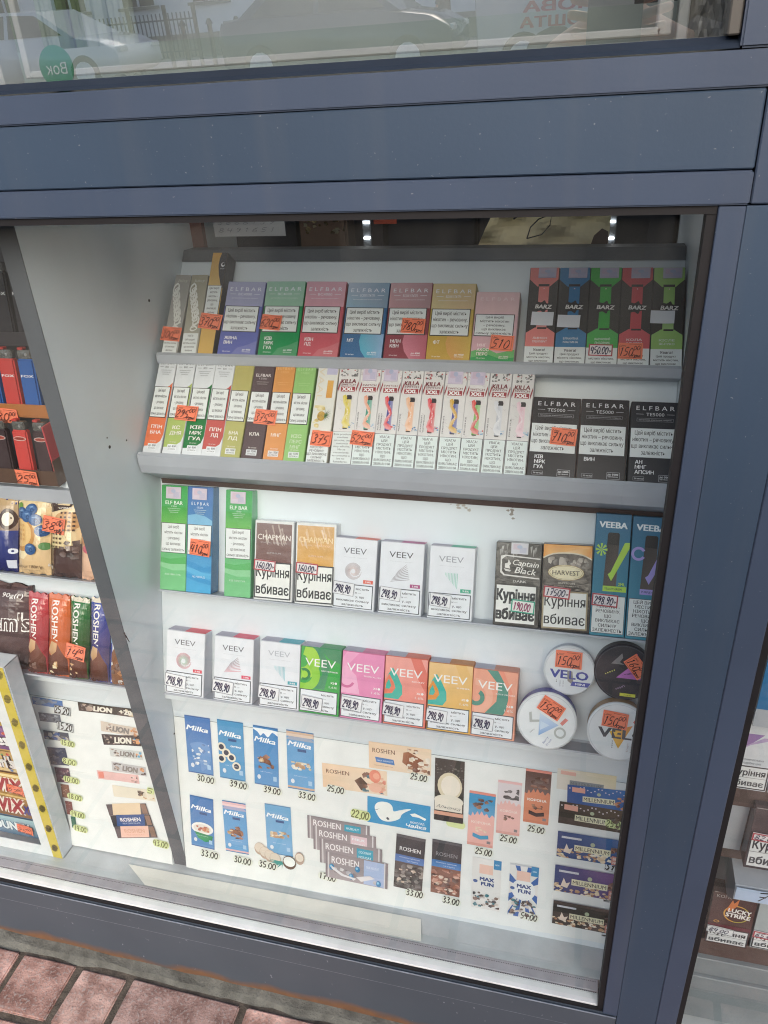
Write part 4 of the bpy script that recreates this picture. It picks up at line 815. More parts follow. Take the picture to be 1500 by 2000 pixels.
# --- fourth row
V4 = 'pod packs in the fourth row'
veevbox(ROW4, (326.6, 1229), (401.3, 1234), (323.3, 1351.9), 'white pod pack with a pink and green swirl, first in the fourth row', ('swirl', '#d0647c', '#9fd0b0'), '#e0485c', V4, (344, 1328))
veevbox(ROW4, (419.6, 1240.4), (496.3, 1248), (416.5, 1367), 'white pod pack with a leaf of pink lines and a crimson top corner', ('leaf', '#d86a80', '#7a6a78'), '#e0486a', V4, (436.5, 1340))
veevbox(ROW4, (508.3, 1250.5), (587.0, 1258.6), (505.2, 1379.2), 'white pod pack with a turquoise triangle of lines in the fourth row', ('tri', '#bfe0e6', '#90cdd8'), '#2aa6b8', V4, (526, 1352), txt='#b4bac4')
def a_green(F):
    F.R(0, 0, 1, 1, '#2faa46'); F.poly([(.45, 0), (1, 0), (1, .2), (.7, .14)], '#3f8f63'); F.poly([(.3, 0), (.5, 0), (.75, .25), (.62, .62), (.3, .62), (.55, .4), (.5, .16)], '#3c9064')
    F.arc(.02, .22, .46, .3, -80, 90, '#a3d83a'); F.arc(.08, .42, .42, .2, -70, 110, '#8fd034'); F.arc(.1, .42, .16, .07, -120, 120, '#2f8a4a')
def a_pink(F):
    F.R(0, 0, 1, 1, ['#e98bbb', '#e884b4']); F.poly([(.1, 0), (.4, 0), (.0, .3), (0, .1)], '#f0a0c8'); F.poly([(0, .25), (.1, .2), (.35, .35), (.45, .62), (0, .62)], '#f2aed0'); F.arc(.12, .42, .2, .06, 20, 160, '#d5669c')
def drop(F, c0, c1, c2, hi):
    F.R(0, 0, 1, 1, [mixc(c0, '#ffffff', .2), c0]); F.poly([(.6, 0), (.85, 0), (1, .2), (1, .5), (.8, .3)], mixc(c0, '#ffffff', .12) if hi else mixc(c0, '#c03030', .2))
    F.poly([(.18, .16), (.3, .27), (.42, .42), (.43, .54), (.34, .62), (0, .62), (0, .44), (.08, .26)], c1); F.poly([(.1, .26), (.22, .38), (.26, .46), (.18, .54), (0, .56), (0, .38)], c2); F.poly([(.1, .33), (.16, .43), (.12, .48), (.02, .48), (.04, .4)], c1)
def a_salm(F): drop(F, '#ee7c68', '#2fb8a4', '#ee7858', False)
def a_yel(F): drop(F, '#e9b23e', '#2cb8aa', '#e8922e', True)
def a_noon(F):
    F.R(0, 0, 1, 1, '#efa488'); F.poly([(.3, 0), (.55, 0), (.8, .2), (.82, .5), (.72, .64), (.3, .64), (.55, .45), (.58, .2)], '#4f9484'); F.poly([(.55, 0), (.68, 0), (.9, .3), (.82, .62), (.76, .62), (.84, .3)], '#ef9478'); F.arc(.05, .4, .42, .16, -90, 90, '#f2b298'); F.arc(.08, .42, .2, .1, -60, 170, '#4f9484')
veevbox(ROW4, (588.8, 1260.7), (667.4, 1269.5), (583.2, 1390.4), 'green pod pack with lime rings in the fourth row', ('#2faa46', a_green), None, V4, (610, 1371), '#3f9a62', white=False, tc='SEPTEMBER')
veevbox(ROW4, (670, 1270), (752.5, 1278.9), (663, 1401), 'pink pod pack with a pale drop shape in the fourth row', ('#e884b4', a_pink), None, V4, (687, 1373), '#d8709c', white=False, tc='TROPICAL MIX')
veevbox(ROW4, (753.2, 1279.4), (836.6, 1290.8), (747.4, 1412.4), 'salmon pod pack with a teal drop shape in the fourth row', ('#ee7c68', a_salm), None, V4, (769, 1385), '#d8664e', white=False, tc='RIO KEY')
veevbox(ROW4, (838, 1292), (924.8, 1303.5), (832.3, 1425), 'yellow pod pack with a teal drop shape in the fourth row', ('#e9b23e', a_yel), None, V4, (853.5, 1397), '#c07830', white=False, tc='SUMMER')
veevbox(ROW4, (925.3, 1304), (1013.4, 1312.3), (917.2, 1437.8), 'salmon pod pack with dark green rings at the right end of its row', ('#efa488', a_noon), None, V4, (943.5, 1411), '#c98068', white=False, tc='ROSY NOON')
def tin(px, py, r, off, label, lid, sidec, art, st, th=.020, dy=0.):
    x, v = ROW4.at(px, py, off); Mx = ROW4.M(x, v, off)
    b = MB(); b.cyl((0, 0, 0), r*.985, th, 'y', 48, 'print', sidec, bev=.002); o = b.build('pouch_tin', None, Mx, smooth=False); tag(o, label, 'tin', 'round pouch tins on the fourth row')
    b = MB(); b.cyl((0, -.0035, 0), r, .006, 'y', 56, 'print', lid, bev=.0016); F = Face(b, 2*r, 2*r, -r, -r, -.0037); 
    F.arc(.5, .5, .475, .012, 0, 360, mixc(lid, '#7f8794', .25), n=48); art(F); b.build('lid', o)
    s_ = Pack.__new__(Pack); xx, vv = ROW4.at(st[0], st[1], off); W = abs(ROW4.at(st[0]+st[2]/2, st[1], off)[0]-ROW4.at(st[0]-st[2]/2, st[1], off)[0])
    k = price(W, W*.68, st[4], 'orange', int(px)).build('price_sticker', o); k.matrix_basis = Matrix.Translation((xx-x, -.0055, vv-v)) @ Matrix.Rotation(R(st[3]), 4, 'Y')
def t_mini(F):
    F.T('VELO', .5, .57, .17, '#4a52a8', .72, .03); F.poly([(.46, .5), (.56, .5), (.6, .78), (.48, .7)], '#9a9690'); F.poly([(.57, .7), (.92, .7), (.87, .79), (.54, .79)], '#4a55b0'); F.T('MINI', .72, .745, .045, '#eef0f8', .18, .03)
    for k in range(2): F.R(.26, .7+.03*k, .275, .715+.03*k, '#55505a'); F.T('ICY BERRY', .34+k*.06, .76, .02, '#88869a', .13, rot=90)
def t_frost(F):
    F.poly([(.2, .38), (.24, .36), (.26, .5), (.4, .48), (.38, .52), (.22, .55)], '#b7bcba'); F.arc(.73, .67, .1, .035, 0, 360, '#b7bcba'); F.poly([(.38, .36), (.7, .54), (.38, .76)], ['#d2e2f2', '#aac6ea', '#86aee0']); F.poly([(.4, .5), (.55, .56), (.4, .66)], '#c9dcf0'); F.poly([(.8, .4), (.85, .43), (.76, .54), (.72, .5)], '#e48a80')
    for k in range(4): F.E(.24+.02*k, .72-.02*k, .007, .007, '#55505a')
    F.T('Berry', .5, .82, .035, '#7f8fb8', .14, 0, rot=60); F.T('Frost', .56, .85, .035, '#7f8fb8', .14, 0, rot=60)
def t_black(F):
    F.poly([(.28, .36), (.45, .16), (.47, .24), (.42, .32), (.5, .36)], '#8a8688'); F.poly([(.38, .6), (.62, .36), (.98, .38), (.9, .6)], '#c06cc0'); F.poly([(.55, .26), (.7, .14), (.72, .22), (.6, .36)], '#d85aa8')
    for k in range(5): F.poly([(.46+.09*k, .57-.04*k), (.5+.09*k, .54-.04*k), (.6+.07*k, .5), (.52+.07*k, .52)], '#3a3040')
    for k in range(5): F.E(.2+.035*k, .55-.02*k, .011, .011, '#e4e26a')
    F.T('Urban', .46, .77, .035, '#c8a8cc', .16, 0, rot=-150); F.R(.46, .86, .72, .915, '#e2e23e'); F.T('maxi', .59, .888, .02, '#3a3a30', .12)
def t_trop(F):
    F.poly([(.36, .5), (.72, .36), (.52, .78)], ['#f0c23a', '#ee9a40', '#e8b02a']); F.poly([(.72, .3), (.8, .18), (.84, .2), (.76, .34)], '#d86a5c'); F.T('VELO', .58, .52, .17, '#4d5058', .78, .03); F.poly([(.42, .5), (.5, .5), (.46, .58)], '#f0c23a')
    for k in range(4): F.E(.42, .66+.035*k, .009, .009, '#403c44')
    F.T('Tropic', .66, .74, .03, '#c0a8a8', .16, 0, rot=90); F.T('Breeze', .72, .74, .03, '#c0a8a8', .16, 0, rot=90)
tin(1068, 1407, .0365, .012, 'white round pouch tin with a pale blue triangle, lower left of the four', '#e6ebee', '#3c4a9a', t_frost, (1077, 1380, 48, 28, '150|00'))
tin(1112, 1309, .0315, -.006, 'white round pouch tin with blue lettering, stacked upper left of the four', '#e6ebee', '#b6bccb', t_mini, (1111, 1286, 52, 0, '150|00'))
tin(1207, 1428, .0365, .012, 'white round pouch tin with a yellow triangle, lower right of the four', '#e6ebee', '#b8946a', t_trop, (1201, 1403, 50, 4, '150|00'))
tin(1218, 1312, .0350, -.004, 'black round pouch tin with a magenta emblem, stacked upper right', '#35323a', '#2b292f', t_black, (1243, 1300, 46, 50, '160|00'))
# ---------------------------------------------------------------- picture posters at the foot of both racks
def poster(xa, xb, v0, v1, label, sl=0.):
    M0 = POSTER.M(xa, v0, .0015); b = MB(); W, H = xb-xa, v1-v0; rn = random.Random(2)
    n = 60; top = [(W*i/n, 0, H) for i in range(n+1)]; bot = [(W*i/n, 0, sl*i/n+rn.uniform(-.0008, .0008)) for i in range(n+1)]
    for i in range(n):
        b.face([bot[i], bot[i+1], top[i+1], top[i]], 'paper', '#e9edec'); b.face([(p[0], .0006, p[2]) for p in (bot[i+1], bot[i], top[i], top[i+1])], 'paper', '#d5d9d8')
        b.face([bot[i+1], bot[i], (bot[i][0], .0006, bot[i][2]), (bot[i+1][0], .0006, bot[i+1][2])], 'paper', '#8a8d8c')
    b.box(0, W, -.0002, .0002, H-.0006, H, 'paper', '#8d9496')
    o = b.build('poster', None, M0); tag(o, label, 'poster'); return o, M0
def pic(PO, TL, TR, BL, name='product_picture', mt='paper', off=.0024):
    """one glued-on picture: returns its face and a finisher"""
    o, M0 = PO; c, W, H, roll = POSTER.quad(TL, TR, BL, off); b = MB(); F = Face(b, W, H, 0, 0, 0, mt); F.step = .00004
    Ml = M0.inverted() @ POSTER.M(c[0], c[1], off, roll)
    def fin():
        q = b.build(name, o); q.matrix_basis = Ml; return q
    return F, fin
def note(PO, px, py, txt, style='white', w=36, h=15, rot=4):
    o, M0 = PO; off = .0034; x, v = POSTER.at(px, py, off); W = POSTER.at(px+w/2, py, off)[0]-POSTER.at(px-w/2, py, off)[0]; H = POSTER.at(px, py-h/2, off)[1]-POSTER.at(px, py+h/2, off)[1]
    b = MB(); P_ = [(W*.5*math.cos(R(a))*(1 if abs(math.cos(R(a))) < .7 else 1.05), 0, H*.5*max(-1, min(1, 1.5*math.sin(R(a))))) for a in range(0, 360, 20)]
    b.face(P_, 'paper', {'lime': '#d9e4a2', 'white': '#e4e9dd', 'box': '#dfe3e6'}[style])
    f = Face(b, W, H, -W/2, -H/2, -.0001, 'ink')
    if style == 'box': f.frame(0, 0, 1, 1, .03, '#3a3c44')
    if txt: f.hand(txt, .5, .5, .78, '#2a2b22' if style != 'lime' else '#6d7442', .2, w=.92, slant=.08)
    q = b.build('price_note', o); q.matrix_basis = M0.inverted() @ POSTER.M(x, v, off) @ Matrix.Rotation(R(rot), 4, 'Y')
main = poster(-.5635, .1030, .002, .2755, 'white poster of chocolate bar pictures with handwritten prices below the racks', .012)
CH = ['#5b3a2c', '#7a4a36', '#8f5a40', '#6b4030', '#a8704e']; WAF = ['#e2c08a', '#caa068', '#f0dcb4', '#b88a54']; MLK = ['#eef2f4', '#dfe8ee', '#cfdde8']
def choc(F, u, v, s, seed=0):
    F.bits(u-s, v-s*.5, u+s, v+s*.5, 9, CH, s*.5, seed); F.poly([(u-s*.8, v-s*.18), (u+s*.5, v-s*.02), (u+s*.75, v+s*.28), (u-s*.6, v+s*.12)], ['#a8704e', '#7a4a36', '#5b3a2c', '#8f5a40'])
def milka(TL, TR, BL, base, top, kind, pr, seed):
    F, fin = pic(main, TL, TR, BL)
    F.R(0, 0, 1, 1, [base, mixc(base, '#7db6e4', .35)])
    if kind == 'peaks': F.poly([(0, .06), (.18, .10), (.3, .16), (.42, .11), (.6, .17), (.78, .08), (1, .13), (1, .05), (0, .04)], '#eef3f8')
    if top: F.R(0, 0, 1, .055, top); F.R(0, .95, 1, 1, top)
    if top and kind in ('bar', 'pale'): F.E(.5, .16, .5, .09, mixc(base, top, .4), a0=180, a1=360); F.R(0, .055, 1, .1, mixc(top, '#ffffff', .25))
    F.R(0, 0, 1, .018, mixc(base, '#203a6a', .35)); F.R(0, .982, 1, 1, mixc(base, '#203a6a', .35))
    F.T('Milka', .5, .225 if kind != 'cow' else .21, .085, '#f2f6fa', .84, .022, shear=.3, rot=-3)
    F.R(.4, .30, .72, .345, '#34588c') if kind != 'cow' and kind != 'peaks' else None
    if kind == 'cow':
        F.poly([(.15, .5), (.3, .46), (.6, .44), (.9, .5), (.95, .7), (.8, .85), (.55, .95), (.5, .8), (.3, .62)], '#6f9bd0'); F.bits(.2, .46, .9, .85, 22, ['#dfe8f2', '#a8c4e4', '#5a86c0', '#eef2f6'], .09, seed)
    elif kind == 'cookies':
        F.T('oreo', .68, .42, .04, '#f0f4f8', .4, .03)
        for u, v in ((.12, .46), (.3, .55), (.1, .66), (.5, .62), (.68, .76)): F.E(u, v, .17, .075, '#ece4d0'); F.E(u, v, .1, .045, '#3c4354')
    elif kind == 'bowl':
        F.E(.5, .62, .47, .12, '#f0f0ec'); F.poly([(.15, .7), (.95, .74), (.9, .84), (.6, .88), (.3, .82)], ['#2a8f5c', '#2a8f5c', '#1f7348', '#2fa068', '#2fa068']); F.E(.5, .62, .38, .085, '#e4e0d8'); F.bits(.25, .57, .8, .68, 16, ['#d8855a', '#b85a3c', '#e0b48c'], .1, seed)
    elif kind == 'peaks': choc(F, .5, .56, .32, seed); F.bits(.15, .5, .45, .6, 6, ['#d8b080', '#e6c9a0'], .1, seed+1)
    elif kind == 'bar': choc(F, .55, .58, .28, seed); F.bits(.1, .56, .4, .66, 5, WAF, .1, seed)
    else: F.bits(.15, .52, .9, .66, 20, ['#ece2cc', '#dccaa4', '#c49a70', '#f6f0e2'], .12, seed)
    F.E(.2, .86, .07, .04, '#dfe6ee'); F.R(.78, .82, .92, .9, '#a8cbe8'); F.T('milk chocolate', .5, .76, .014, '#dfe9f4', .5)
    fin(); note(main, *pr)
milka((359.8, 1395.7), (409.7, 1402.8), (368.4, 1507), '#4778ba', None, 'cow', (402, 1522, '3000'.replace('3000', '30.00')), 1)
milka((423.6, 1404), (474.3, 1411), (430, 1518), '#4796c8', None, 'cookies', (466, 1533, '39.00'), 2)
milka((493.8, 1415.5), (542.2, 1421.8), (497.6, 1530), '#3f87c4', None, 'peaks', (532, 1544, '39.00'), 3)
milka((559, 1424.3), (612.4, 1434.5), (562.4, 1538.3), '#5c9fd2', '#d8b59a', 'pale', (600, 1555, '33.00'), 4)
milka((370.4, 1551.8), (416, 1558), (374.2, 1649.8), '#3f78b8', None, 'bowl', (409.7, 1669, '33.00'), 5)
milka((433.7, 1562.4), (479.3, 1568.7), (441.3, 1661.2), '#539ad0', '#eab9bc', 'bar', (474.3, 1681, '30.00'), 6)
milka((516.6, 1568.7), (567.3, 1576.3), (522.4, 1665), '#6fa9d4', None, 'pale', (523, 1690, '35.00'), 7)
F, fin = pic(main, (495, 1628), (595, 1645), (497, 1688), 'product_picture', off=.0028)      # biscuits and half coconut below it
for u, v in ((.12, .45), (.22, .55), (.32, .62), (.42, .68)): F.E(u, v, .11, .2, '#c0a894'); F.E(u, v-.03, .1, .16, '#ddd0c0')
for k in range(9): a = R(150+k*20); F.poly([(.55, .72), (.55+.3*math.cos(a), .80-.3*math.sin(a)*.6), (.57, .78)], '#3f9a92')
F.E(.70, .7, .13, .22, '#6b5548'); F.E(.70, .67, .115, .16, '#eef2ee'); F.E(.9, .5, .09, .2, '#b8a090'); F.E(.9, .47, .075, .13, '#e4d8c8'); fin()
def roshen_l(TL, TR, BL, blue, seed, pr):
    F, fin = pic(main, TL, TR, BL); F.R(0, 0, 1, 1, ['#efcfae', '#f0d6b8', '#e8d8c4', '#eccaa6']); F.T('ROSHEN', .24, .3, .17, '#6a4230', .36, .01)
    if blue: F.poly([(.1, .55), (.4, .58), (.42, .78), (.12, .74)], '#2f78bc'); F.T('MILK DELIGHT', .26, .67, .05, '#e0ecf8', .26, .01); F.T('молочний шоколад', .24, .86, .035, '#8a6a50', .3)
    F.poly([(.56, .25), (.64, .2), (.88, .45), (.84, .85), (.76, .95), (.54, .62)], ['#b5744c', '#a4643e', '#8a5030', '#74402a', '#6b3a26', '#a0603c']) if blue else F.poly([(.5, .55), (.6, .36), (.7, .62), (.66, .9), (.6, .92)], ['#8a6a58', '#5f463c', '#4a342c', '#7a5a48', '#5f463c'])
    F.bits(.62, .08, .98, .95, 26, ['#e8a88a', '#cfd4cc', '#4a7a88', '#e88a70', '#f0c0a0', '#8a5a44'] if not blue else ['#f0e4d4', '#b07850', '#7a4a32', '#e8d4bc'], .055, seed)
    if not blue: F.E(.82, .25, .09, .26, '#e8896e'); F.E(.84, .24, .05, .13, '#f0a88c'); F.E(.82, .72, .1, .2, '#ecb8a0')
    fin(); note(main, *pr)
roshen_l((628.8, 1489.6), (755.5, 1507.6), (631, 1536.4), False, 11, (656, 1542, '25,00'))
roshen_l((720, 1447.6), (842.4, 1463), (721, 1499), True, 12, (818.5, 1518.5, '25.00'))
F, fin = pic(main, (717.6, 1554.4), (841, 1573.6), (717.6, 1604.8)); F.R(0, 0, 1, 1, '#1f96cc')
F.poly([(.12, .45), (.14, .24), (.22, .13), (.34, .13), (.40, .25), (.42, .42), (.5, .36), (.62, .26), (.70, .24), (.62, .36), (.55, .5), (.52, .66), (.42, .80), (.3, .86), (.2, .78)], '#eef2ee'); F.poly([(.1, .5), (.2, .4), (.16, .46)], '#2a4a60')
F.poly([(.3, .72), (.33, .68), (.36, .75), (.33, .8)], '#2a3a48'); F.poly([(.68, .42), (.76, .36), (.86, .44), (.94, .5), (.92, .58), (.82, .5), (.72, .5)], '#eef2ee'); F.T('ШОКОЛАД', .8, .72, .07, '#eef4f6', .22, .02); F.T('Чайка', .78, .86, .13, '#eef4f6', .32, .02, shear=.3); fin()
note(main, 704, 1591.5, '22,00', 'lime', 38, 18)
F, fin = pic(main, (850, 1479.5), (907.9, 1487), (847.9, 1598.8)); F.R(0, 0, 1, 1, '#47423e'); F.bits(.02, .08, .98, .45, 60, ['#5f5850', '#3a3532', '#6b6258'], .05, 9)    # plain cream oval in place of the wrapper's portrait
F.E(.52, .42, .42, .22, '#dfd3b4'); F.E(.55, .42, .33, .175, '#efe6d6'); F.R(.02, .62, .96, .83, ['#e9e2d2', '#e4ddcf']); F.E(.5, .66, .5, .1, '#e9e2d2')
F.T('Альонка', .5, .765, .055, '#7f8480', .8, .0, shear=.35, rot=-3); F.R(0, .845, 1, .905, '#dfa48a'); F.R(0, .905, 1, 1, '#2f2b2c'); fin()
note(main, 890, 1610, '', 'lime', 36, 14)
for k, (TL, TR, BL) in enumerate((((600, 1591.6), (722, 1609.6), (601, 1636)), ((611.5, 1612), (734.4, 1633.6), (612.5, 1658)), ((624, 1637), (746.4, 1661), (625, 1684)), ((636, 1662.4), (758, 1682.8), (636, 1711.6)))):
    F, fin = pic(main, TL, TR, BL, off=.0024+.0004*k); F.R(0, 0, 1, 1, '#a79da0'); F.R(0, 0, .025, 1, '#8a8086'); F.R(.04, 0, .06, 1, '#d4d0d2'); F.R(.94, 0, .96, 1, '#d8d6d8'); F.R(.96, 0, 1, 1, '#8f858a')
    F.R(.06, 0, .94, 1, ['#948a8e', '#a89ea2']); F.T('ROSHEN', .32, .26, .27, '#ece8ea', .44, .015)
    if k == 3:
        F.R(.62, .04, .94, .98, '#a9bce0'); F.T('MILK NOUGAT', .76, .3, .1, '#dfe8f4', .2); F.bits(.1, .5, .9, .95, 10, ['#d8d4d8', '#8a8086', '#c4c0c8'], .05, 3)
        for u, v in ((.1, .55), (.42, .78), (.52, .45), (.86, .85)): F.E(u, v, .04, .12, '#2f86bc'); F.E(u-.01, v-.03, .018, .05, '#8cc8e8')
        F.poly([(.1, .5), (.3, .75), (.5, .82), (.48, .88), (.26, .82), (.1, .6)], '#e4e2e6'); F.poly([(.5, .75), (.72, .6), (.8, .68), (.58, .9)], '#e0dde0')
    else: F.R(.6, .12, .86, .62, '#1fa0bc' if k != 1 else '#e0c4cc'); F.T(['HAZELNUT', '', 'COCONUT'][k] or 'MILK', .73, .26, .1, '#e4f2f6', .2, .01); F.T('NOUGAT', .73, .46, .1, '#e4f2f6', .2, .01)
    fin()
note(main, 640, 1713, '17.00')
for TL, TR, BL, sub, cs, pr, sd in (((774.7, 1627.6), (831.6, 1637), (768.5, 1730.8), '#4a6fb0', ['#4c4644', '#6b6260', '#383230', '#8a807c', '#a89c94'], (810, 1745.5, '33.00'), 1), ((844.8, 1638), (902.4, 1651.6), (840.7, 1741.6), '#2f72b4', ['#d0957e', '#a8664e', '#5c3a30', '#e0b09a', '#7a4a3c'], (881.5, 1760, '33.00'), 2)):
    F, fin = pic(main, TL, TR, BL); F.R(0, 0, 1, 1, '#5a5050' if sd == 1 else '#8a5e50'); F.R(0, 0, 1, .4, '#3b3a40'); F.R(0, 0, 1, .05, '#57565c'); F.T('ROSHEN', .5, .25, .075, '#e4e2e4' if sd == 1 else '#8d8a90', .72, .015); F.R(0, .37, 1, .5, [sub, mixc(sub, '#6fa0d8', .4)])
    F.T('молоко цілісне', .5, .41, .02, '#dfe6f2', .7); F.T('та горіх', .6, .46, .02, '#dfe6f2', .4); F.bits(0, .52, 1, .98, 46, cs, .15, sd); F.bits(.1, .6, .95, .95, 8, ['#e8d4c4', '#d8c0ac'], .09, sd+4); fin(); note(main, *pr)
for TL, TR, BL, top, bot, fl, pr, sd in (((917.3, 1543.2), (968.5, 1553.3), (912, 1648), '#2795c8', '#edb3aa', '#2f98c4', (945, 1664, '25.00'), 1), ((973.3, 1522.7), (1020, 1530.7), (968.5, 1625.9), '#dcd2d6', '#edb9b2', None, (993.5, 1639, '25.00'), 2), ((1027.5, 1500.5), (1077.9, 1508), (1021.3, 1604), '#5f4038', '#dd8a66', '#3f3030', (1047.5, 1620, '25.00'), 3)):
    F, fin = pic(main, TL, TR, BL); F.R(0, 0, 1, 1, bot); F.R(0, .04, 1, .5, [top, mixc(top, '#ffffff', .1)]); F.R(0, 0, 1, .045, '#e58f80' if sd != 2 else '#e8b8b8'); F.R(0, .95, 1, 1, mixc(bot, '#c06a50', .3))
    F.poly([(0, .5), (0, .44), (.1, .46), (.16, .38), (.24, .44), (.34, .36), (.42, .42), (.5, .35), (.6, .42), (.7, .38), (.8, .45), (.9, .39), (1, .44), (1, .56), (0, .56)], bot)
    F.T('КОРОНА', .5, .56, .045, mixc('#f4ece4', bot, 0 if sd == 3 else .35), .74, .03); F.bits(.1, .12, .9, .34, 8, CH if sd != 2 else ['#5c5658', '#7c7476', '#464042'], .19, sd); F.bits(.3, .64, .75, .74, 7, CH if sd != 1 else ['#f0d0b8'], .1, sd)
    if fl: F.poly([(.2, .76), (.5, .8), (.8, .77), (.82, .84), (.5, .87), (.2, .83)], fl)
    F.R(.76, .88, .9, .93, '#8a8486'); fin(); note(main, *pr)
for TL, TR, BL, blue, sd in (((923.2, 1672.8), (980, 1681.9), (920, 1770.7), False, 1), ((996.8, 1684.5), (1053.3, 1693.3), (991.2, 1785.9), True, 2)):
    F, fin = pic(main, TL, TR, BL); F.R(0, 0, 1, 1, '#e4e4e2')
    if blue:
        for k in range(12): a = R(k*30+8); a2 = R(k*30+20); F.poly([(.5, .45), (.5+.9*math.cos(a), .45+.75*math.sin(a)), (.5+.9*math.cos(a2), .45+.75*math.sin(a2))], '#2f66b0'); 
        F.poly([(0, 0), (1, 0), (1, .03), (0, .03)], '#c8ccd2'); F.E(.5, .47, .42, .2, '#e8ecee')
    F.R(.25, .12, .72, .3, '#ecc4b4'); F.R(.74, .0, 1, .18, '#2f8ac0'); F.T('NEW', .86, .09, .03, '#d8ecf6', .14, .01)
    F.T('MAX', .52, .40, .07, '#2d4a86', .48, .045); F.T('FUN', .54, .495, .07, '#2d4a86', .42, .045); F.E(.12, .46, .08, .03, '#3a62a0'); F.bits(.05, .66, .98, .96, 34, ['#5a4640', '#3c3a40', '#8a6e60', '#d8d0c8', '#2f7f8c', '#c8c0bc', '#6b5850'], .1, sd); fin()
note(main, 1033.5, 1791, '54.00')
for k, (TL, TR, BL, c, c2, kind) in enumerate((((1089.3, 1500), (1204, 1520), (1086.7, 1540), '#e4ddd2', '#e8d8ac', 'pale'), ((1108.5, 1532), (1226, 1549), (1107.5, 1571), '#24549a', '#2a78c0', 'air'), ((1093.3, 1564.5), (1216, 1586.7), (1089.9, 1606.7), '#3b332c', '#5a4a34', 'air'),
    ((1090, 1622.7), (1222, 1641.5), (1086.7, 1672), '#24427c', '#2a6aa8', 'nut'), ((1084.8, 1688.5), (1216, 1709), (1081.3, 1738.7), '#26407a', '#7a4a8c', 'nut'), ((1081.3, 1757.9), (1208, 1778.5), (1077.9, 1802.7), '#34312c', '#4a4036', 'nut'))):
    F, fin = pic(main, TL, TR, BL, off=.0024+.0004*k); F.R(0, 0, 1, 1, [c, c2, mixc(c, c2, .6), c]); dk = '#2a2c30'
    if kind == 'pale': F.R(.22, .5, .8, .82, '#8a9094'); F.T('MILLENNIUM', .5, .66, .2, '#6a7074', .52, .0); F.poly([(.06, .08), (.32, .1), (.32, .28), (.06, .26)], '#ecb8a8')
    else:
        F.R(.26, .5 if kind == 'air' else .44, .8, .78 if kind == 'air' else .68, '#e6e2c0'); F.T('MILLENNIUM', .53, .64 if kind == 'air' else .56, .2 if kind == 'air' else .15, dk, .5, .004); F.E(.53, .34, .035, .08, '#b8c4a0')
        if kind == 'air':
            for q in range(16): u = .04+q*.06; F.E(u, .16+.1*math.sin(q*1.3), .014, .03, '#d8ccd0')
            F.poly([(.08, .08), (.3, .1), (.3, .34), (.08, .32)], '#e8a894'); F.bits(.78, .35, .98, .95, 8, ['#c0784e', '#e09a6a', '#8a5238'] if k == 1 else ['#4a3a2c', '#6a5238'], .06, k)
        else:
            F.R(.06, .16, .36, .24, '#c8ccd4'); F.T('GOLDEN NUT', .22, .2, .07, '#e8e8ee', .26, .005); F.bits(.0, .66, 1, .99, 46, ['#e6c8a0', '#f0dcb8', '#c89a68', '#d8b48a', '#a8744a', '#f4ecd8'], .045, k); F.poly([(.1, .75), (.14, .42), (.18, .62), (.24, .56), (.2, .8)], '#e8d8c8')
            F.bits(.8, .3, 1, .6, 6, CH, .08, k+2); F.R(.82, .62, .98, .95, '#d89080'); F.T('BEST', .9, .72, .1, '#f4ece4', .12, .01); F.T('NUTS', .9, .86, .1, '#f4ece4', .12, .01)
    fin()
note(main, 1202, 1611, '25.00', 'lime', 40, 16); note(main, 1193, 1692, '37', 'box', 22, 20); note(main, 1190, 1754, '5', 'box', 22, 18); note(main, 1186, 1822, '5', 'box', 20, 17)
left = poster(-1.30, -.5875, .002, .2755, 'white poster of candy bar pictures with lime price notes left of the divider')
def lp(*a, **k): return pic(left, *a, **k)
for k, (TL, TR, BL, c, t) in enumerate((((151.5, 1371), (268, 1387), (154, 1388), '#4a3f3a', 'LION'), ((196.3, 1407.9), (268, 1412), (197.8, 1427.5), '#d8cabc', 'LION'), ((198, 1433.6), (272, 1436), (202.8, 1454.5), '#4a4040', 'LION'), ((213.4, 1460), (275.6, 1462), (216, 1477), '#cfd2d0', 'LION'), ((217.7, 1487), (282, 1485.3), (219.6, 1505), '#c4c2c4', 'LION'),
   ((188.8, 1504), (270, 1514.3), (191.6, 1520.8), '#e8bcb8', ''), ((218.7, 1533), (300.8, 1544), (222.4, 1555.3), '#e4dcc8', ''))):
    F, fin = lp(TL, TR, BL); F.poly([(0, .08), (.04, 0), (.5, .04), (.96, 0), (1, .08), (1, .92), (.96, 1), (.5, .96), (.04, 1), (0, .92)], c)
    if t: F.bits(.05, .1, .3, .9, 12, ['#8a7a70', '#5a4a44', '#e0dcd4', '#b8a090'], .06, k); F.T(t, .42 if k == 0 else .54, .5, .56, '#ece6d8' if k in (0, 2) else '#8a8480', .3 if k == 0 else .42, .06, shear=.2); F.bits(.8, .1, .99, .9, 7, ['#5ab0d8', '#c88a5a', '#e8a060', '#5a4a44'] if k != 0 else ['#e8d8b8', '#4a3f3a'], .06, k+4)
    elif k == 5: F.R(.03, .15, .16, .85, '#e88a78'); F.bits(.78, .1, .97, .9, 8, ['#4a3f3c', '#e8d8d0', '#d8a8a0'], .05, 2)
    else: F.bits(.6, .2, .98, .9, 10, ['#b8844e', '#c89a64', '#5a4636', '#e8dcc4'], .07, 3)
    if k == 0: F.T('+20', .8, .5, .5, '#ece6d8', .2, .05)
    fin()
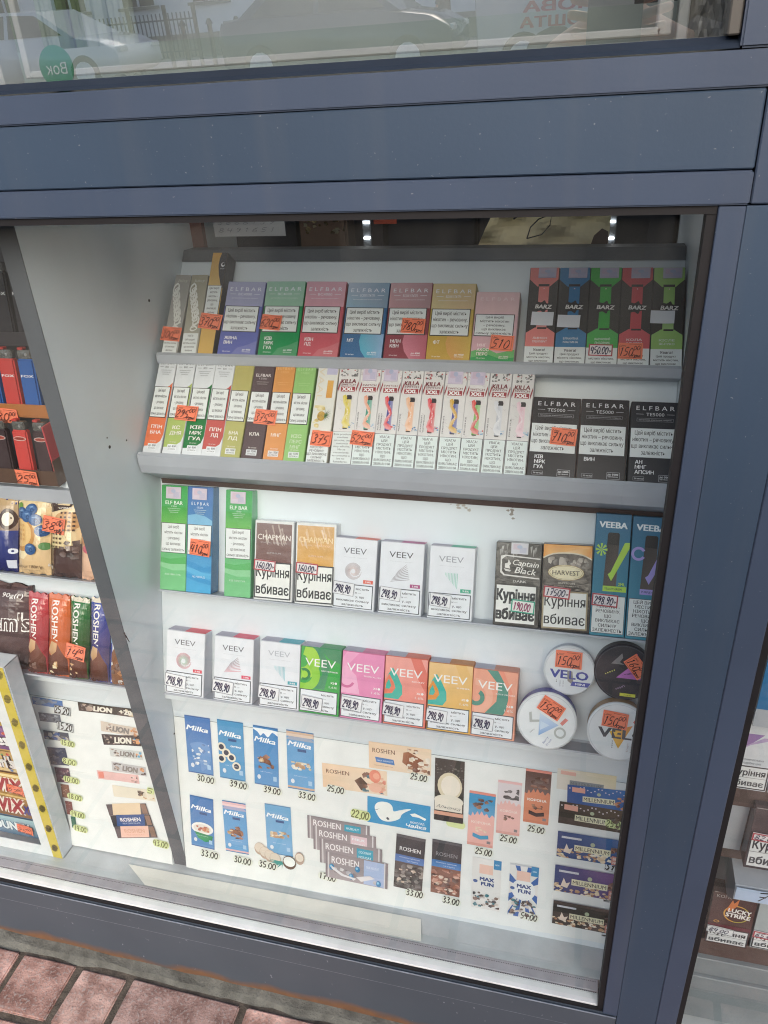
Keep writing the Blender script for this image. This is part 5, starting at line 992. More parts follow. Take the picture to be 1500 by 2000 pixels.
for k, (y, c) in enumerate(((1570, '#e4ccaa'), (1592, '#28528e'), (1614, '#efc0ae'))):
    dx = 8*k; F, fin = lp((206.5+dx, y), (286+dx, y+4), (214+dx, y+23), off=.0024+.0003*k); F.R(0, .05, 1, 1, '#5c5256' if k != 1 else '#2d3038'); F.poly([(.16, 0), (.86, 0), (.8, .95), (.1, .95)], c)
    if k: F.T('ROSHEN', .48, .4, .32, '#f0ece8' if k == 1 else '#e0a890', .5, .02); F.T('MILK CHOCOLATE', .48, .72, .12, '#c8d4e8' if k == 1 else '#e0a890', .44)
    F.R(.86, .1, .98, .9, '#8a6a58'); fin()
for k, (TL, TR, BL, cs) in enumerate((((62, 1360), (121, 1366), (64, 1375), ['#4a78b8', '#9ab0c8', '#5f94c8', '#7a8aa0']), ((75, 1391), (117, 1396), (78, 1408), ['#6a7280', '#9aa4b0', '#4f5766']), ((84, 1426), (133, 1431), (87, 1443), ['#5a5a66', '#b8b0a8', '#3c5a9c']), ((92, 1459), (127.5, 1462), (100, 1493), ['#2f3e5c', '#3c4c6c', '#26324c']),
   ((106, 1498), (134.5, 1502), (112, 1527), ['#6a4c5c', '#d0a8a8', '#4a4456', '#8a6a74']), ((118, 1531), (134, 1533), (122, 1557), ['#8a5c48', '#b88a70', '#6a4a3c']), ((127, 1564), (140, 1567), (131, 1590), ['#7a4444', '#a06a60']), ((138, 1594), (147, 1596), (141, 1616), ['#2f6a58', '#4a8a74']))):
    F, fin = lp(TL, TR, BL); F.R(0, 0, 1, 1, cs[0]); F.bits(.02, .05, .98, .95, 16, cs, .14, k); fin()
for px, py, t, st, w, h in ((121.6, 1387.5, '25,20', 'box', 31, 16), (127, 1419.5, '15,20', 'box', 31, 16), (132, 1452, '15.00', 'lime', 27, 12), (135.6, 1488, '8.00', 'lime', 27, 12), (139.3, 1523.6, '10.00', 'lime', 30, 12), (146, 1557, '18.00', 'lime', 28, 12), (151.5, 1591, '14.00', 'lime', 28, 12), (157, 1619, '14.00', 'lime', 26, 12), (294, 1545, '5', 'lime', 14, 12), (314, 1648.5, '43.00', 'lime', 30, 14)): note(left, px, py, t, st, w, h)
# ---------------------------------------------------------------- goods on the left rack
def bag(row, TL, TR, BL, name, label, cat, grp, th, col, art, wav=.0015, mt='gloss', off=0., st=None):
    """soft wrapper: pillow-shaped front with crimped ends"""
    c, W, H, roll = row.quad(TL, TR, BL, off); N, K = 10, 16; mb = MB()
    def d(u, v): return th*.5*(1-(2*abs(u-.5))**2.6)*(1-(2*abs(v-.5))**6)+.0012+wav*.5*math.sin(v*9+u*5)
    H += max(c[1], 0); z = c[1] if c[1] < 0 else 0
    for sgn in (-1, 1):
        g_ = [[(W*i/N, th/2+sgn*d(i/N, j/K), H*j/K+(wav*math.sin(i*1.9) if j in (0, K) else 0)) for i in range(N+1)] for j in range(K+1)]
        for j in range(K):
            for i in range(N): 
                q = [g_[j][i], g_[j][i+1], g_[j+1][i+1], g_[j+1][i]]; mb.face(q if sgn < 0 else q[::-1], mt, col)
    for j in range(K):
        for i in (0, N): q = [(W*i/N, th/2+s_*d(i/N, jj/K), H*jj/K) for s_, jj in ((-1, j), (1, j), (1, j+1), (-1, j+1))]; mb.face(q, mt, col)
    o = mb.build(name, None, row.M(c[0], 0, off, roll)); tag(o, label, cat, grp)
    pr = MB(); F = Face(pr, W, H, 0, 0, 0, mt); art(F)
    def warp(p): return (p[0], th/2-d(min(max(p[0]/W, 0), 1), min(max(p[2]/H, 0), 1))+p[1]-.0003, p[2]+(wav*math.sin(p[0]/W*N*1.9) if p[2] < .001 or p[2] > H-.001 else 0))
    # cut the print finely enough to follow the pillow
    bmx = bmesh.new(); cl = bmx.loops.layers.float_color.new('col'); vm = [bmx.verts.new(p) for p in pr.v]
    for f, cc in zip(pr.f, pr.c):
        try: fc = bmx.faces.new([vm[i] for i in f])
        except ValueError: continue
        for lp_, q in zip(fc.loops, cc): lp_[cl] = (*q, 1)
    for i in range(1, N): bmesh.ops.bisect_plane(bmx, geom=bmx.verts[:]+bmx.edges[:]+bmx.faces[:], plane_co=(W*i/N, 0, 0), plane_no=(1, 0, 0))
    for j in range(1, K): bmesh.ops.bisect_plane(bmx, geom=bmx.verts[:]+bmx.edges[:]+bmx.faces[:], plane_co=(0, 0, H*j/K), plane_no=(0, 0, 1))
    for v in bmx.verts: v.co = warp(v.co)
    me = bpy.data.meshes.new('printed_front'); bmx.to_mesh(me); bmx.free(); me.materials.append(MATS[mt])
    k = bpy.data.objects.new('printed_front', me); C.objects.link(k); k.parent = o
    if st:
        x, v = row.at(st[0], st[1], off); Wd = abs(row.at(st[0]+st[2]/2, st[1], off)[0]-row.at(st[0]-st[2]/2, st[1], off)[0]); Hd = abs(row.at(st[0], st[1]-st[3]/2, off)[1]-row.at(st[0], st[1]+st[3]/2, off)[1])
        s_ = price(Wd, Hd, st[5], 'orange', int(st[0])).build('price_sticker', o); yy = th/2-d(min(max((x-c[0])/W, 0), 1), min(max(v/H, 0), 1))
        s_.matrix_basis = Matrix.Translation((x-c[0], yy-.0022, v)) @ Matrix.Rotation(R(st[4]), 4, 'Y')
    return o
BG = 'biscuit packs on the left rack'
def a_blue(F): F.R(0, 0, 1, 1, ['#c8a878', '#2b3170']); F.R(0, .45, 1, 1, ['#3a4488', '#22265e']); F.E(.75, .3, .25, .14, '#4a342c'); F.E(.75, .3, .16, .09, '#e8dcc8'); F.T('o', .9, .7, .1, '#dfe4f4', .2, .05); F.R(.72, .84, .98, .95, '#cfd4e4')
def a_blub(F):
    F.R(0, 0, 1, 1, ['#e8d0a0', '#dcb888']); F.poly([(0, .25), (.4, .35), (.6, .65), (.3, .8), (0, .78)], '#f0dcb0'); F.E(.22, .48, .45, .22, '#c9924c'); F.E(.2, .46, .38, .18, '#e8c07c')
    for a in range(4):
        for b_ in range(3): F.E(.08+.12*b_, .36+.06*a, .04, .018, '#d8a868')
    F.E(.15, .12, .12, .05, '#6f9a44'); F.E(.9, .62, .14, .05, '#5a8a4c')
    for u, v in ((.25, .2), (.55, .15), (.45, .24), (.68, .28), (.85, .42), (.55, .66)): F.E(u, v, .17, .075, '#2f5488'); F.E(u-.02, v-.012, .13, .052, '#44699c'); F.poly([(u-.09, v-.03), (u+.02, v-.045), (u+.07, v-.03), (u-.02, v-.022)], '#7fa2cc'); F.arc(u+.03, v+.01, .05, .018, 0, 360, '#263f6c')
    F.T('flavour 180г/g', .45, .89, .04, '#5a4434', .8, 0, shear=.2)
def a_choc(F):
    F.R(0, 0, 1, 1, '#56413f'); F.poly([(0, .08), (.4, .04), (1, .02), (1, .55), (.7, .62), (0, .55)], '#ead0a0'); F.poly([(.0, .02), (.85, .0), (.75, .08), (.1, .16)], '#4a3834'); F.T('cocoa', .4, .03, .03, '#e8e0d8', .4, .01, shear=.2); F.T('cream', .6, .085, .035, '#e8e0d8', .42, .01, shear=.2)
    F.E(.65, .26, .38, .13, '#d0a068'); F.E(.3, .5, .38, .14, '#e6cf9c'); F.E(.35, .66, .42, .05, '#4a3430')
    for a in range(5):
        for b_ in range(4):
            F.R(.08+.13*b_, .36+.055*a, .14+.13*b_, .385+.055*a, '#5a4030'); F.R(.48+.12*b_, .14+.055*a, .54+.12*b_, .165+.055*a, '#5a4030')
    F.bits(.4, .5, 1, .75, 10, ['#3f302e', '#5a4440', '#6b5048'], .16, 4); F.T('80г/g', .08, .85, .04, '#e8e0d8', .3, .01, shear=.2)
def a_pinkb(F): F.R(0, 0, 1, 1, ['#ecc8a8', '#e8b898']); F.E(.4, .4, .4, .2, '#d89a6a'); F.bits(.1, .25, .8, .55, 14, ['#e0a878', '#c88058'], .08, 2); F.E(.5, .6, .4, .06, '#d86a7a'); F.T('15', .8, .87, .05, '#8a4a3c', .3)
bag(ROW3, (-26, 975), (26, 977), (-26, 1123), 'biscuit_pack', 'dark blue biscuit pack at the left edge of the photo', 'biscuits', BG, .024, '#2b3170', a_blue)
bag(ROW3, (26.8, 977), (89.5, 979), (27.5, 1127), 'biscuit_pack', 'cream biscuit pack with blueberries and a round waffle', 'biscuits', BG, .026, '#e0c090', a_blub)
bag(ROW3, (90.5, 980), (149, 982), (92, 1130), 'biscuit_pack', 'brown biscuit pack with waffles and a 38 price sticker', 'biscuits', BG, .026, '#56413f', a_choc, st=(110, 1026, 44, 31, 8, '38|00'))
bag(ROW3, (150, 982), (206, 985), (152, 1136), 'biscuit_pack', 'pink-beige biscuit pack half hidden behind the divider', 'biscuits', BG, .024, '#e8b898', a_pinkb)
RG = 'chocolate bars standing on the left rack'
def a_bar(c, c2, t2, ew=None):
    def f(F):
        F.R(0, 0, 1, 1, [c, c2]); F.R(0, 0, 1, .05, '#e6dcc8' if ew else mixc(c, '#ffffff', .1)); F.T('ROSHEN', .44, .31, .3, '#f4eee8', .48, .02, rot=-90); F.R(.24, .06, .26, .56, mixc(c, '#ffffff', .5)); F.T(t2, .14, .31, .11, mixc(c, '#f0c8a0', .4), .46, .01, rot=-90)
        F.poly([(.05, .62), (.3, .52), (.62, .56), (1, .78), (1, 1), (.1, 1)], mixc(c2, c, .5)); F.poly([(.05, .68), (.25, .56), (.55, .58), (.5, .68), (.25, .74)], ['#e8c8a0', '#d8b080', '#dcb890', '#c89a6c', '#b88858'])
        F.poly([(.0, .72), (.25, .74), (.5, .68), (.58, .59), (.95, .78), (.98, .97), (.2, 1), (.02, .96)], ['#5a3428', '#6b4032', '#7a4a3a', '#8a5a48', '#6b4034', '#4f2e26', '#4a2a22', '#55322a'])
        if t2[0] != 'M': F.bits(.1, .8, .55, .96, 5, ['#e8c090', '#d8a468', '#f0dcb0'] if t2[0] != 'D' else ['#7a5040'], .14, len(t2))
    return f
bars = (((51, 1157), (89, 1159), (50, 1313), '#c23b44', '#7a3436', 'DARK CHOCOLATE', 0, 'red wrapped chocolate bar, leftmost on its shelf', None), ((91, 1160), (132, 1164), (90, 1317), '#dd6a2c', '#b05a34', 'CHOCOLATE AND PEANUTS', 0, 'orange wrapped chocolate bar standing between the red and green bars', None),
  ((134, 1166), (171, 1169), (130, 1319), '#1f7a3c', '#4a3426', 'CHOCOLATE & PEANUTS', 1, 'green wrapped chocolate bar with a 14 price sticker', (148, 1272, 38, 29, 6, '14|00')), ((174, 1168), (211, 1174), (170.5, 1326), '#2748a8', '#5a3a30', 'MILK CHOCOLATE', 1, 'blue wrapped chocolate bar next to the divider', None))
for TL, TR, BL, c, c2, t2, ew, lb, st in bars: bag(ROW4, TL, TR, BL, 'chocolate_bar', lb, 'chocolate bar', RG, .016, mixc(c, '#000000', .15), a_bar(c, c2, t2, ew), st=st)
def a_wb(F): F.R(0, 0, 1, 1, '#e2e6ec'); F.R(0, 0, .14, 1, '#2748a8'); F.R(0, .4, .5, .5, '#8cc4e4'); F.poly([(.1, .62), (.4, .5), (.9, .6), (.9, 1), (.1, 1)], '#8a5a3a'); F.bits(.1, .55, .9, .95, 12, ['#f0ece4', '#c88a58', '#6a4430'], .16, 3)
bag(ROW4, (212.5, 1176), (254, 1181), (211.5, 1329), 'chocolate_bar', 'white and blue chocolate bar mostly hidden behind the divider', 'chocolate bar', RG, .014, '#d8dce4', a_wb)
def a_mm(F):
    F.R(0, 0, 1, 1, ['#5a4444', '#4a3838']); F.R(0, 0, 1, .03, '#6b5250'); F.T('90g(г)', .74, .12, .05, '#e6e0dc', .3, .01, shear=.25); F.T("m&m's", .60, .42, .2, '#e8e4e0', .78, .07); F.T("m&m's", .60, .42, .19, '#4f3a38', .76, .02)
    F.bits(0, .75, 1, .98, 14, ['#6b5654', '#3f3030', '#584644'], .14, 7)
bag(ROW4, (-66, 1140), (52, 1151), (-66, 1306), 'candy_bag', 'brown candy bag with white lettering at the left edge of the photo', 'candy bag', None, .03, '#4a3838', a_mm, wav=.002)
# ---------------------------------------------------------------- tiered lighter boxes on the upper left shelf
def lighter(x, y, z, w_, h_, col, label, txt=None, cap='#a9a6a0', tx='#e6e6ea', grp='pocket lighters standing in their trays'):
    M_ = Matrix.Translation((x, y, z)) @ Matrix.Rotation(R(-8), 4, 'X'); b = MB(); b.box(0, w_, 0, .011, 0, h_, 'gloss', col, .0022); F = Face(b, w_, h_, 0, 0, -.0001, 'print')
    if txt == 'label': F.E(.5, .16, .42, .042, '#d8cdc8'); F.E(.5, .16, .38, .033, '#b04a3c'); F.T('LIGHT', .5, .16, .022, '#3c2a2a', .5, .02)
    elif txt: F.T(txt, .5, .3, .045, tx, .75, .02)
    o = b.build('lighter', None, M_); tag(o, label, 'lighter', grp)
    b = MB(); b.box(.002, w_-.002, .0005, .0105, h_, h_+.012, 'foil', cap, .0015); b.build('metal_cap', o)
    b = MB(); b.cyl((w_*.62, .0, h_+.006), .002, .0015, 'y', 10, 'foil', '#f4f2ee'); b.build('screw', o)
    b = MB(); b.box(.003, w_*.45, .001, .010, h_+.012, h_+.0155, 'print', '#c43a34' if cap != '#8' else '#333', .0008); b.build('button', o)
def tray(z, y, col, lip, label, x0=-1.02, x1=-.700, end_col='#c07a3c'):  # the last colour is for the two end walls of the tray
    o = empty('lighter_tray', ((x0+x1)/2, y, z)); tag(o, label, 'tray', 'cardboard trays of the lighter display'); hx = (x1-x0)/2
    b = MB(); b.box(-hx, hx, 0, .0015, 0, lip, 'print', col, .0004); b.build('front_lip', o)
    b = MB(); b.box(-hx, hx, .0015, .05, -.002, 0, 'print', col); b.box(hx-.0015, hx, .0015, .05, 0, lip*1.7, 'print', end_col); b.box(-hx, -hx+.0015, .0015, .05, 0, lip*1.7, 'print', end_col); b.build('tray_body', o); return o
ft = tray(.7610, .2200, '#5d4538', .022, 'brown cardboard lighter tray at the front of the shelf', x1=-.7145, end_col='#5d4538')
mtr = tray(.8530, .2480, '#b5733a', .018, 'orange cardboard lighter tray in the middle tier', x1=-.7180)
tray(.9470, .2760, '#413e44', .018, 'dark grey lighter tray at the back tier', x1=-.700, end_col='#413e44')
for tr_, px, py, t_, y_ in ((ft, 53, 933, '25|00', .2185), (mtr, 14, 812, '30|00', .2465)):
    q_ = pxray(px, py); q_ = CAM+q_*((y_-CAM.y)/q_.y); k_ = price(.036, .022, t_, 'orange', px).build('price_sticker', tr_); k_.matrix_basis = Matrix.Translation(q_-tr_.location) @ Matrix.Rotation(R(3), 4, 'Y')
cs = [('#4a3b3e', 'black lighter with an oval label next to the divider, front tray'), ('#cf4a45', 'red lighter with an oval label in the front tray'), ('#46393c', 'black lighter with an oval label left of the front red one'), ('#b8403c', 'red lighter at the left edge of the front tray'), ('#4a3b3e', 'black lighter out of frame in the front tray')]
for k, (c, lb) in enumerate(cs[:4]): lighter(-.7455-.0335*k, .2235, .7625, .0245, .076, c, lb, 'label')
for k, (c, lb) in enumerate((('#2f62ae', 'blue lighter in the orange tray next to the divider'), ('#cc4440', 'red lighter in the orange tray beside the blue one'), ('#2f62ae', 'blue lighter at the left edge of the orange tray'))): lighter(-.7600-.031*k, .2515, .8545, .026, .078, c, lb, 'FOX')
for k, lb in enumerate(('black lighter in the grey back tray next to the divider', 'second black lighter from the divider in the grey back tray', 'third black lighter from the divider in the grey back tray')): lighter(-.7300-.031*k, .2795, .9485, .026, .095, '#3b383d', lb, 'FOX')
b = MB(); b.box(-.7170, -.7150, .222, .262, .7625, .850, 'print', '#c8434a'); b.box(-.7190, -.7175, .25, .30, .856, .945, 'print', '#b5733a'); tag(b.build('card_divider'), 'thin red and orange card side of the lighter display beside the divider', 'card')
# ---------------------------------------------------------------- candy display box, lower left
o = empty('candy_box', M=Matrix.Translation((-.772, .056, .1560)) @ Matrix.Rotation(R(-3.2), 4, 'X')); tag(o, 'white candy display box with a yellow patterned border, leaning at the lower left', 'box')
Wb, Hb, Db = .30, .385, .030
b = MB(); b.box(-.0012, 0, 0, Db, 0, Hb, 'print', '#c9d2da'); b.box(-Wb, 0, Db-.0012, Db, 0, Hb, 'print', '#c9d2da'); b.box(-Wb, 0, .0, Db, Hb-.0012, Hb, 'print', '#d3dade'); b.box(-Wb, 0, 0, Db, 0, .0012, 'print', '#c9d2da'); b.build('carton', o)
b = MB(); b.box(-.036, -.0014, -.0012, 0, 0, Hb, 'print', '#e2e8ea'); b.box(-Wb, -.036, -.0012, 0, Hb-.034, Hb, 'print', '#e2e8ea'); b.box(-Wb, -.036, -.0012, 0, 0, .022, 'print', '#e2e8ea'); b.build('front_frame', o)
b = MB(); b.box(-.0185, -.0014, -.0016, -.0013, 0, Hb-.0005, 'print', '#d3bf3c'); b.box(-Wb, -.0185, -.0016, -.0013, Hb-.0165, Hb-.0005, 'print', '#d3bf3c'); F = Face(b, .017, Hb, -.0183, 0, -.0017)
for k in range(9):
    v = .035+k*.113
    F.up()
    for q in range(7): u = .18+.1*q; hh = .017*math.sin(math.pi*(q+.8)/7.6)+.004; F.poly([(u, v-hh-.004*(q-3)*.3), (u+.055, v-hh-.004*(q-3)*.3), (u+.055, v+hh-.002*(q-3)), (u, v+hh-.002*(q-3))], '#2a2722', None, False)
b.build('yellow_border', o)
def candy(z0_, z1_, col, art, label):
    M_ = Matrix.Translation((-.772-.0375-.13, .056, .156)) @ Matrix.Rotation(R(-3.2), 4, 'X') @ Matrix.Translation((0, .008, z0_))
    W, H = .128, z1_-z0_-.002; b = MB(); N = 10
    for j in range(N):
        a0_, a1_ = j/N, (j+1)/N; y0_, y1_ = .004*(2*abs(a0_-.5))**2, .004*(2*abs(a1_-.5))**2
        b.mesh([(0, y0_, H*a0_), (W, y0_, H*a0_), (W, y1_, H*a1_), (0, y1_, H*a1_), (0, .016-y0_, H*a0_), (W, .016-y0_, H*a0_), (W, .016-y1_, H*a1_), (0, .016-y1_, H*a1_)], [(0, 1, 2, 3), (5, 4, 7, 6), (1, 5, 6, 2), (4, 0, 3, 7)], 'gloss', col)
    F = Face(b, W, H*.98, 0, H*.01, -.0004, 'gloss'); art(F); q = b.build('candy_pack', None, M_); tag(q, label, 'candy', 'candy packs inside the display box'); return q, W, H, M_
def a_sk(c, c2, seed):
    def f(F): F.R(0, .02, 1, .98, [c, c2]); F.bits(.1, .1, 1, .9, 46, ['#d8442e', '#e8b83a', '#5a9a3c', '#7a3a8c', '#e07a34'], .035, seed); F.T('Skittles', .62, .5, .5, '#3a2a48', .74, .13); F.T('Skittles', .62, .5, .5, '#eef0ee', .74, .05)
    return f
def a_m2(F): F.R(0, .02, 1, .98, ['#c8a050', '#e0c890']); F.bits(0, .05, 1, .95, 40, ['#d8442e', '#e8b83a', '#3c78b8', '#5aa044', '#7a4a34'], .03, 5); F.T("m&m's", .6, .5, .5, '#3a2a28', .8, .16); F.T("m&m's", .6, .5, .5, '#e6e2de', .8, .08)
def a_tw(F): F.R(0, .0, 1, 1, ['#c89a3c', '#7a5228']); F.R(0, .03, 1, .09, '#f0dc9c'); F.poly([(0, .45), (1, .52), (1, .56), (0, .5)], '#e0bc6c'); F.T('TWIX', .62, .27, .3, '#f0e4d8', .66, .12, shear=.2); F.T('TWIX', .62, .27, .3, '#a83038', .66, .04, shear=.2); F.T('TWIX', .56, .74, .32, '#f0e4d8', .62, .12, shear=.2); F.T('TWIX', .56, .74, .32, '#a83038', .62, .04, shear=.2); F.T('XL', .93, .8, .2, '#3c3a88', .12, .06, shear=.2)
def a_bo(F): F.R(0, .02, 1, .98, ['#9cc4cc', '#3c6a8c']); F.T('BOUNTY', .55, .5, .42, '#2a5a7c', .62, .12); F.T('BOUNTY', .55, .5, .42, '#dfecee', .62, .05)
cz = (.0235, .068, .168, .214, .262, .310, .352)
def stick(ob, px, py, txt):
    q, W, H, M_ = ob; s_ = price(.030, .018, txt, 'orange', int(py)).build('price_sticker', q); s_.matrix_basis = Matrix.Translation((px*W, -.0028, (1-py)*H)) @ Matrix.Rotation(R(6), 4, 'Y')
stick(candy(cz[0], cz[1], '#4a7a98', a_bo, 'pale blue coconut candy bar at the bottom of the display box'), .80, .52, '25|00')
stick(candy(cz[1], cz[2], '#8a6030', a_tw, 'large gold biscuit bar with red lettering in the display box'), .86, .34, '22|00')
candy(cz[2], cz[3], '#c8a050', a_m2, 'yellow candy pack with brown and white lettering in the display box')
candy(cz[3], cz[4], '#7a4a8c', a_sk('#8a5a98', '#6a3a78', 1), 'purple candy pack with colourful drops in the display box')
stick(candy(cz[4], cz[5], '#5a8a4c', a_sk('#5a9a4c', '#c8a03c', 2), 'green candy pack with colourful drops in the display box'), .86, .15, '24|00')
candy(cz[5], cz[6], '#b83a34', a_sk('#c8443c', '#a83028', 3), 'red candy pack at the top of the display box')
# ---------------------------------------------------------------- right-hand window
RW = Plane(.085, .2195, 4); mat('case_grey', '#7f898f', rough=.5, noise=.15, nscale=14)
o = empty('display_case', (.6, .085, .055)); tag(o, 'small shelving case with brown shelf fronts behind the right-hand window', 'shelves')
def rp(name, x0, x1, y0, y1, z0_, z1_, m_, bev=.001):
    b = MB(); b.box(x0-.6, x1-.6, y0-.085, y1-.085, z0_-.055, z1_-.055, m_, bev=bev); return b.build(name, o)
rp('base', .186, 1.4, .075, .20, .0552, .150, 'case_grey'); rp('base_board', .186, 1.4, .080, .20, .1505, .184, 'case_grey')
rp('shelf_front', .186, 1.4, .086, .13, .1845, .2180, 'brown'); rp('shelf_front', .186, 1.4, .088, .13, .4720, .5040, 'brown'); rp('shelf_front', .186, 1.4, .100, .15, .3660, .3900, 'brown')
rp('back_board', .186, 1.4, .205, .21, .16, 1.1, 'case_grey'); rp('side_panel', .184, .1858, .06, .24, .0552, 1.12, 'edgeband'); mat('navy', '#2b2f4e', rough=.4)
mat('blue_card', '#1874ae', rough=.35, noise=.1, nscale=6); 
b = MB(); b.box(.1975, .36, .070, .0715, .640, .760, 'blue_card'); F = Face(b, .1625, .12, .1975, .64, .0698, 'print')
for k in range(12): F.E(.05+.02*(k % 4), .12+.03*k, .006, .006, '#7cc0dc')
b.box(.1975, .36, .0705, .072, .615, .6395, 'shelf'); tag(b.build('blue_card'), 'bright blue advertising card in the right-hand window', 'card')
b = MB(); b.box(.230, .42, .095, .16, .3250+.066, .3910+.0+.034, 'print', '#2d3158', .001); tag(b.build('dark_box'), 'dark navy box behind the silver tray in the right-hand window', 'box')
b = MB(); b.ext([(.060, .3430), (.064, .3660), (.110, .3660), (.110, .3180), (.085, .3140), (.075, .3240)], .2180, .42, 'shelf'); F = Face(b, .19, .022, .219, .344, .0598, 'print'); F.R(0, 0, 1, 1, '#b9cdea'); F.hand('78.90', .3, .5, .7, '#20222c', .16, w=.35, al='c')
tag(b.build('price_rail'), 'silver folded shelf edge with a handwritten 78.90 strip', 'shelf edge')
def cig(x, z, W, H, y, label, col, art, v0, t1, t2, st, dx=.0):
    M_ = Matrix.Translation((x, y, z)) @ Matrix.Rotation(R(-3), 4, 'X'); b = MB(); b.box(0, W, 0, .022, 0, H, 'gloss', col, .001); F = Face(b, W, H, 0, 0, -.0001, 'gloss'); art(F)
    q = b.build('cigarette_pack', None, M_); tag(q, label, 'cigarette pack', 'cigarette packs in the right-hand window')
    b = MB(); f = Face(b, W*.97, (1-v0)*H*.97, W*.015, H*.012, -.0003); f.R(0, 0, 1, 1, '#3c3a40'); f.R(.035, .05, .965, .95, '#e4e6e8'); f.R(.035, .50, .965, .515, '#77777c'); f.T(t1, .5, .28, .26, '#3a3c42', .84, .025); f.T(t2, .5, .74, .24, '#4f5258', .84, .025); b.build('warning_label', q)
    if st:
        k = price(W*.62, .0115, st[0], st[1], 3).build('price_sticker', q); k.matrix_basis = Matrix.Translation((W*st[2], -.0022, H*(1-v0)-.002)) @ Matrix.Rotation(R(3), 4, 'Y')
def a_ls(F):
    F.R(0, 0, 1, 1, ['#4a3230', '#5a3a38']); F.T('KOПI.', .25, .06, .06, '#a8a09c', .34, .01); F.arc(.6, .36, .3, .035, 100, 300, '#d8a040'); F.arc(.6, .36, .3, .03, -60, 100, '#b8a83c'); F.poly([(.35, .3), (.45, .1), (.5, .16), (.6, .06), (.58, .2), (.42, .34)], '#d87a3c'); F.T('LUCKY', .66, .3, .075, '#f0ece8', .52, .04, rot=-3); F.T('STRIKE', .64, .39, .075, '#f0ece8', .56, .04, rot=-3); F.E(.18, .55, .07, .025, '#c8903c'); F.E(.18, .55, .04, .013, '#4a3230'); F.R(.0, .6, 1, .66, '#6a2c38')
def a_wh(F): F.R(0, 0, 1, 1, '#d7dbe2'); F.poly([(.2, .2), (.7, .2), (.3, .4), (.1, .44)], '#9a7ab4'); F.poly([(.1, .44), (.7, .24), (1, .24), (.4, .36), (0, .52)], '#b8a4cc'); F.T('рекомендована', .5, .56, .03, '#8a8d96', .6); F.T('роздрібна ціна', .5, .61, .03, '#8a8d96', .5)
def a_gr(F): F.R(0, 0, 1, 1, '#aab4b8'); F.T('VC', .6, .2, .12, '#3c4450', .5, .02); F.R(.3, .3, .8, .5, '#5f6870')
cig(.2035, .2192, .0520, .0960, .082, 'dark red-brown cigarette pack with a gold ring in the right-hand window', '#4a3230', a_ls, .68, 'Куріння', 'вбиває', ('84.00', 'white', .3))
cig(.2600, .2192, .0540, .0960, .086, 'pale grey cigarette pack at the lower right edge of the photo', '#aab4b8', a_gr, .68, 'Куріння', 'вбиває', ('65.00', 'red', .3))
cig(.1880, .5060, .0425, .1020, .084, 'white cigarette pack with a violet ribbon in the right-hand window', '#ccd0d8', a_wh, .655, 'Куріння', 'вбиває', None)
cig(.2330, .5060, .0540, .1020, .084, 'white cigarette pack cut off by the right edge of the photo', '#ccd0d8', a_wh, .655, 'Куріння', 'вбиває', None)
cig(.2230, .3920, .0540, .0960, .070, 'white-fronted cigarette pack with an 82 price in the right-hand window', '#55484c', lambda F: F.R(0, 0, 1, 1, '#4f4448'), .42, 'Куріння', 'вбиває', ('82.00', 'red', .34))
b = MB(); b.box(.190, .222, .092, .094, .392, .4700, 'shelf', bev=.0005); tag(b.build('grey_card'), 'blank grey card beside the 82 pack in the right-hand window', 'card')
# ---------------------------------------------------------------- dim kiosk interior above the racks
def hy(px, py, y):
    d = pxray(px, py); return CAM+d*((y-CAM.y)/d.y)
for px, lb in ((717, 'lit strip of small white lamps in the dark interior, left of two'), (1193, 'lit strip of small white lamps in the dark interior, right of two')):
    p = hy(px, 458, .56); o = empty('led_strip', (p.x, .56, p.z)); tag(o, lb, 'lamp strip', 'lit lamp strips inside the kiosk')
    b = MB(); b.box(-.006, .006, .0, .004, -.12, .2, 'edgeband'); b.build('channel', o)
    mat('led', '#ffffff', emit=18.0)
    for k in range(9): b = MB(); b.box(-.0045, .0045, -.002, 0, -.094+.022*k, -.0915+.022*k, 'led'); b.build('lamp', o)
b = MB(); p = hy(485, 436, .48); b.box(p.x-.055, p.x+.055, .48, .481, p.z-.018, p.z+.03, 'paper', '#b9bcc4'); F = Face(b, .11, .048, p.x-.055, p.z-.018, .4798, 'ink')
rn = random.Random(6)
for k in range(4):
    for j in range(7): F.hand(rn.choice('0123456789'), .12+.12*j, .15+.22*k, .12, '#6a6c78', .12, w=.09)
tag(b.build('paper_note'), 'handwritten paper note hanging in the dark interior above the rack', 'note')
b = MB(); p = hy(380, 455, .45); b.box(p.x-.015, p.x+.012, .45, .46, p.z-.05, p.z+.12, 'print', '#7a5852'); tag(b.build('wooden_post'), 'reddish brown post in the dark corner above the rack', 'post')
b = MB(); p = hy(590, 452, .7); b.box(p.x-.005, p.x+.08, .7, .75, p.z-.08, p.z+.12, 'print', '#6a564c', .004); F = Face(b, .08, .2, p.x, p.z-.08, .6995, 'foil'); F.bits(.05, .42, .95, .62, 20, ['#d8c088', '#8a7448', '#e8dcb8'], .08, 5); tag(b.build('snack_bag'), 'brown bag with golden print hanging in the interior', 'bag')
b = MB(); p = hy(752, 432, .6); b.box(p.x-.018, p.x+.018, .6, .602, p.z-.004, p.z+.03, 'paper', '#c8583e'); tag(b.build('hanging_tag'), 'small orange tag hanging beside the left lamp strip', 'tag')
b = MB(); p0 = hy(500, 455, .8)
for k, c in enumerate(('#4a4d5c', '#5c5660', '#3f4250', '#52505a', '#474b58', '#5a5a62')): b.box(p0.x-.1+.17*k, p0.x+.06+.17*k, .85, .9, 1.0-.2, 1.35, 'print', c, .002)
tag(b.build('inner_shelf'), 'row of dark grey shelf panels deep inside the kiosk', 'shelf')
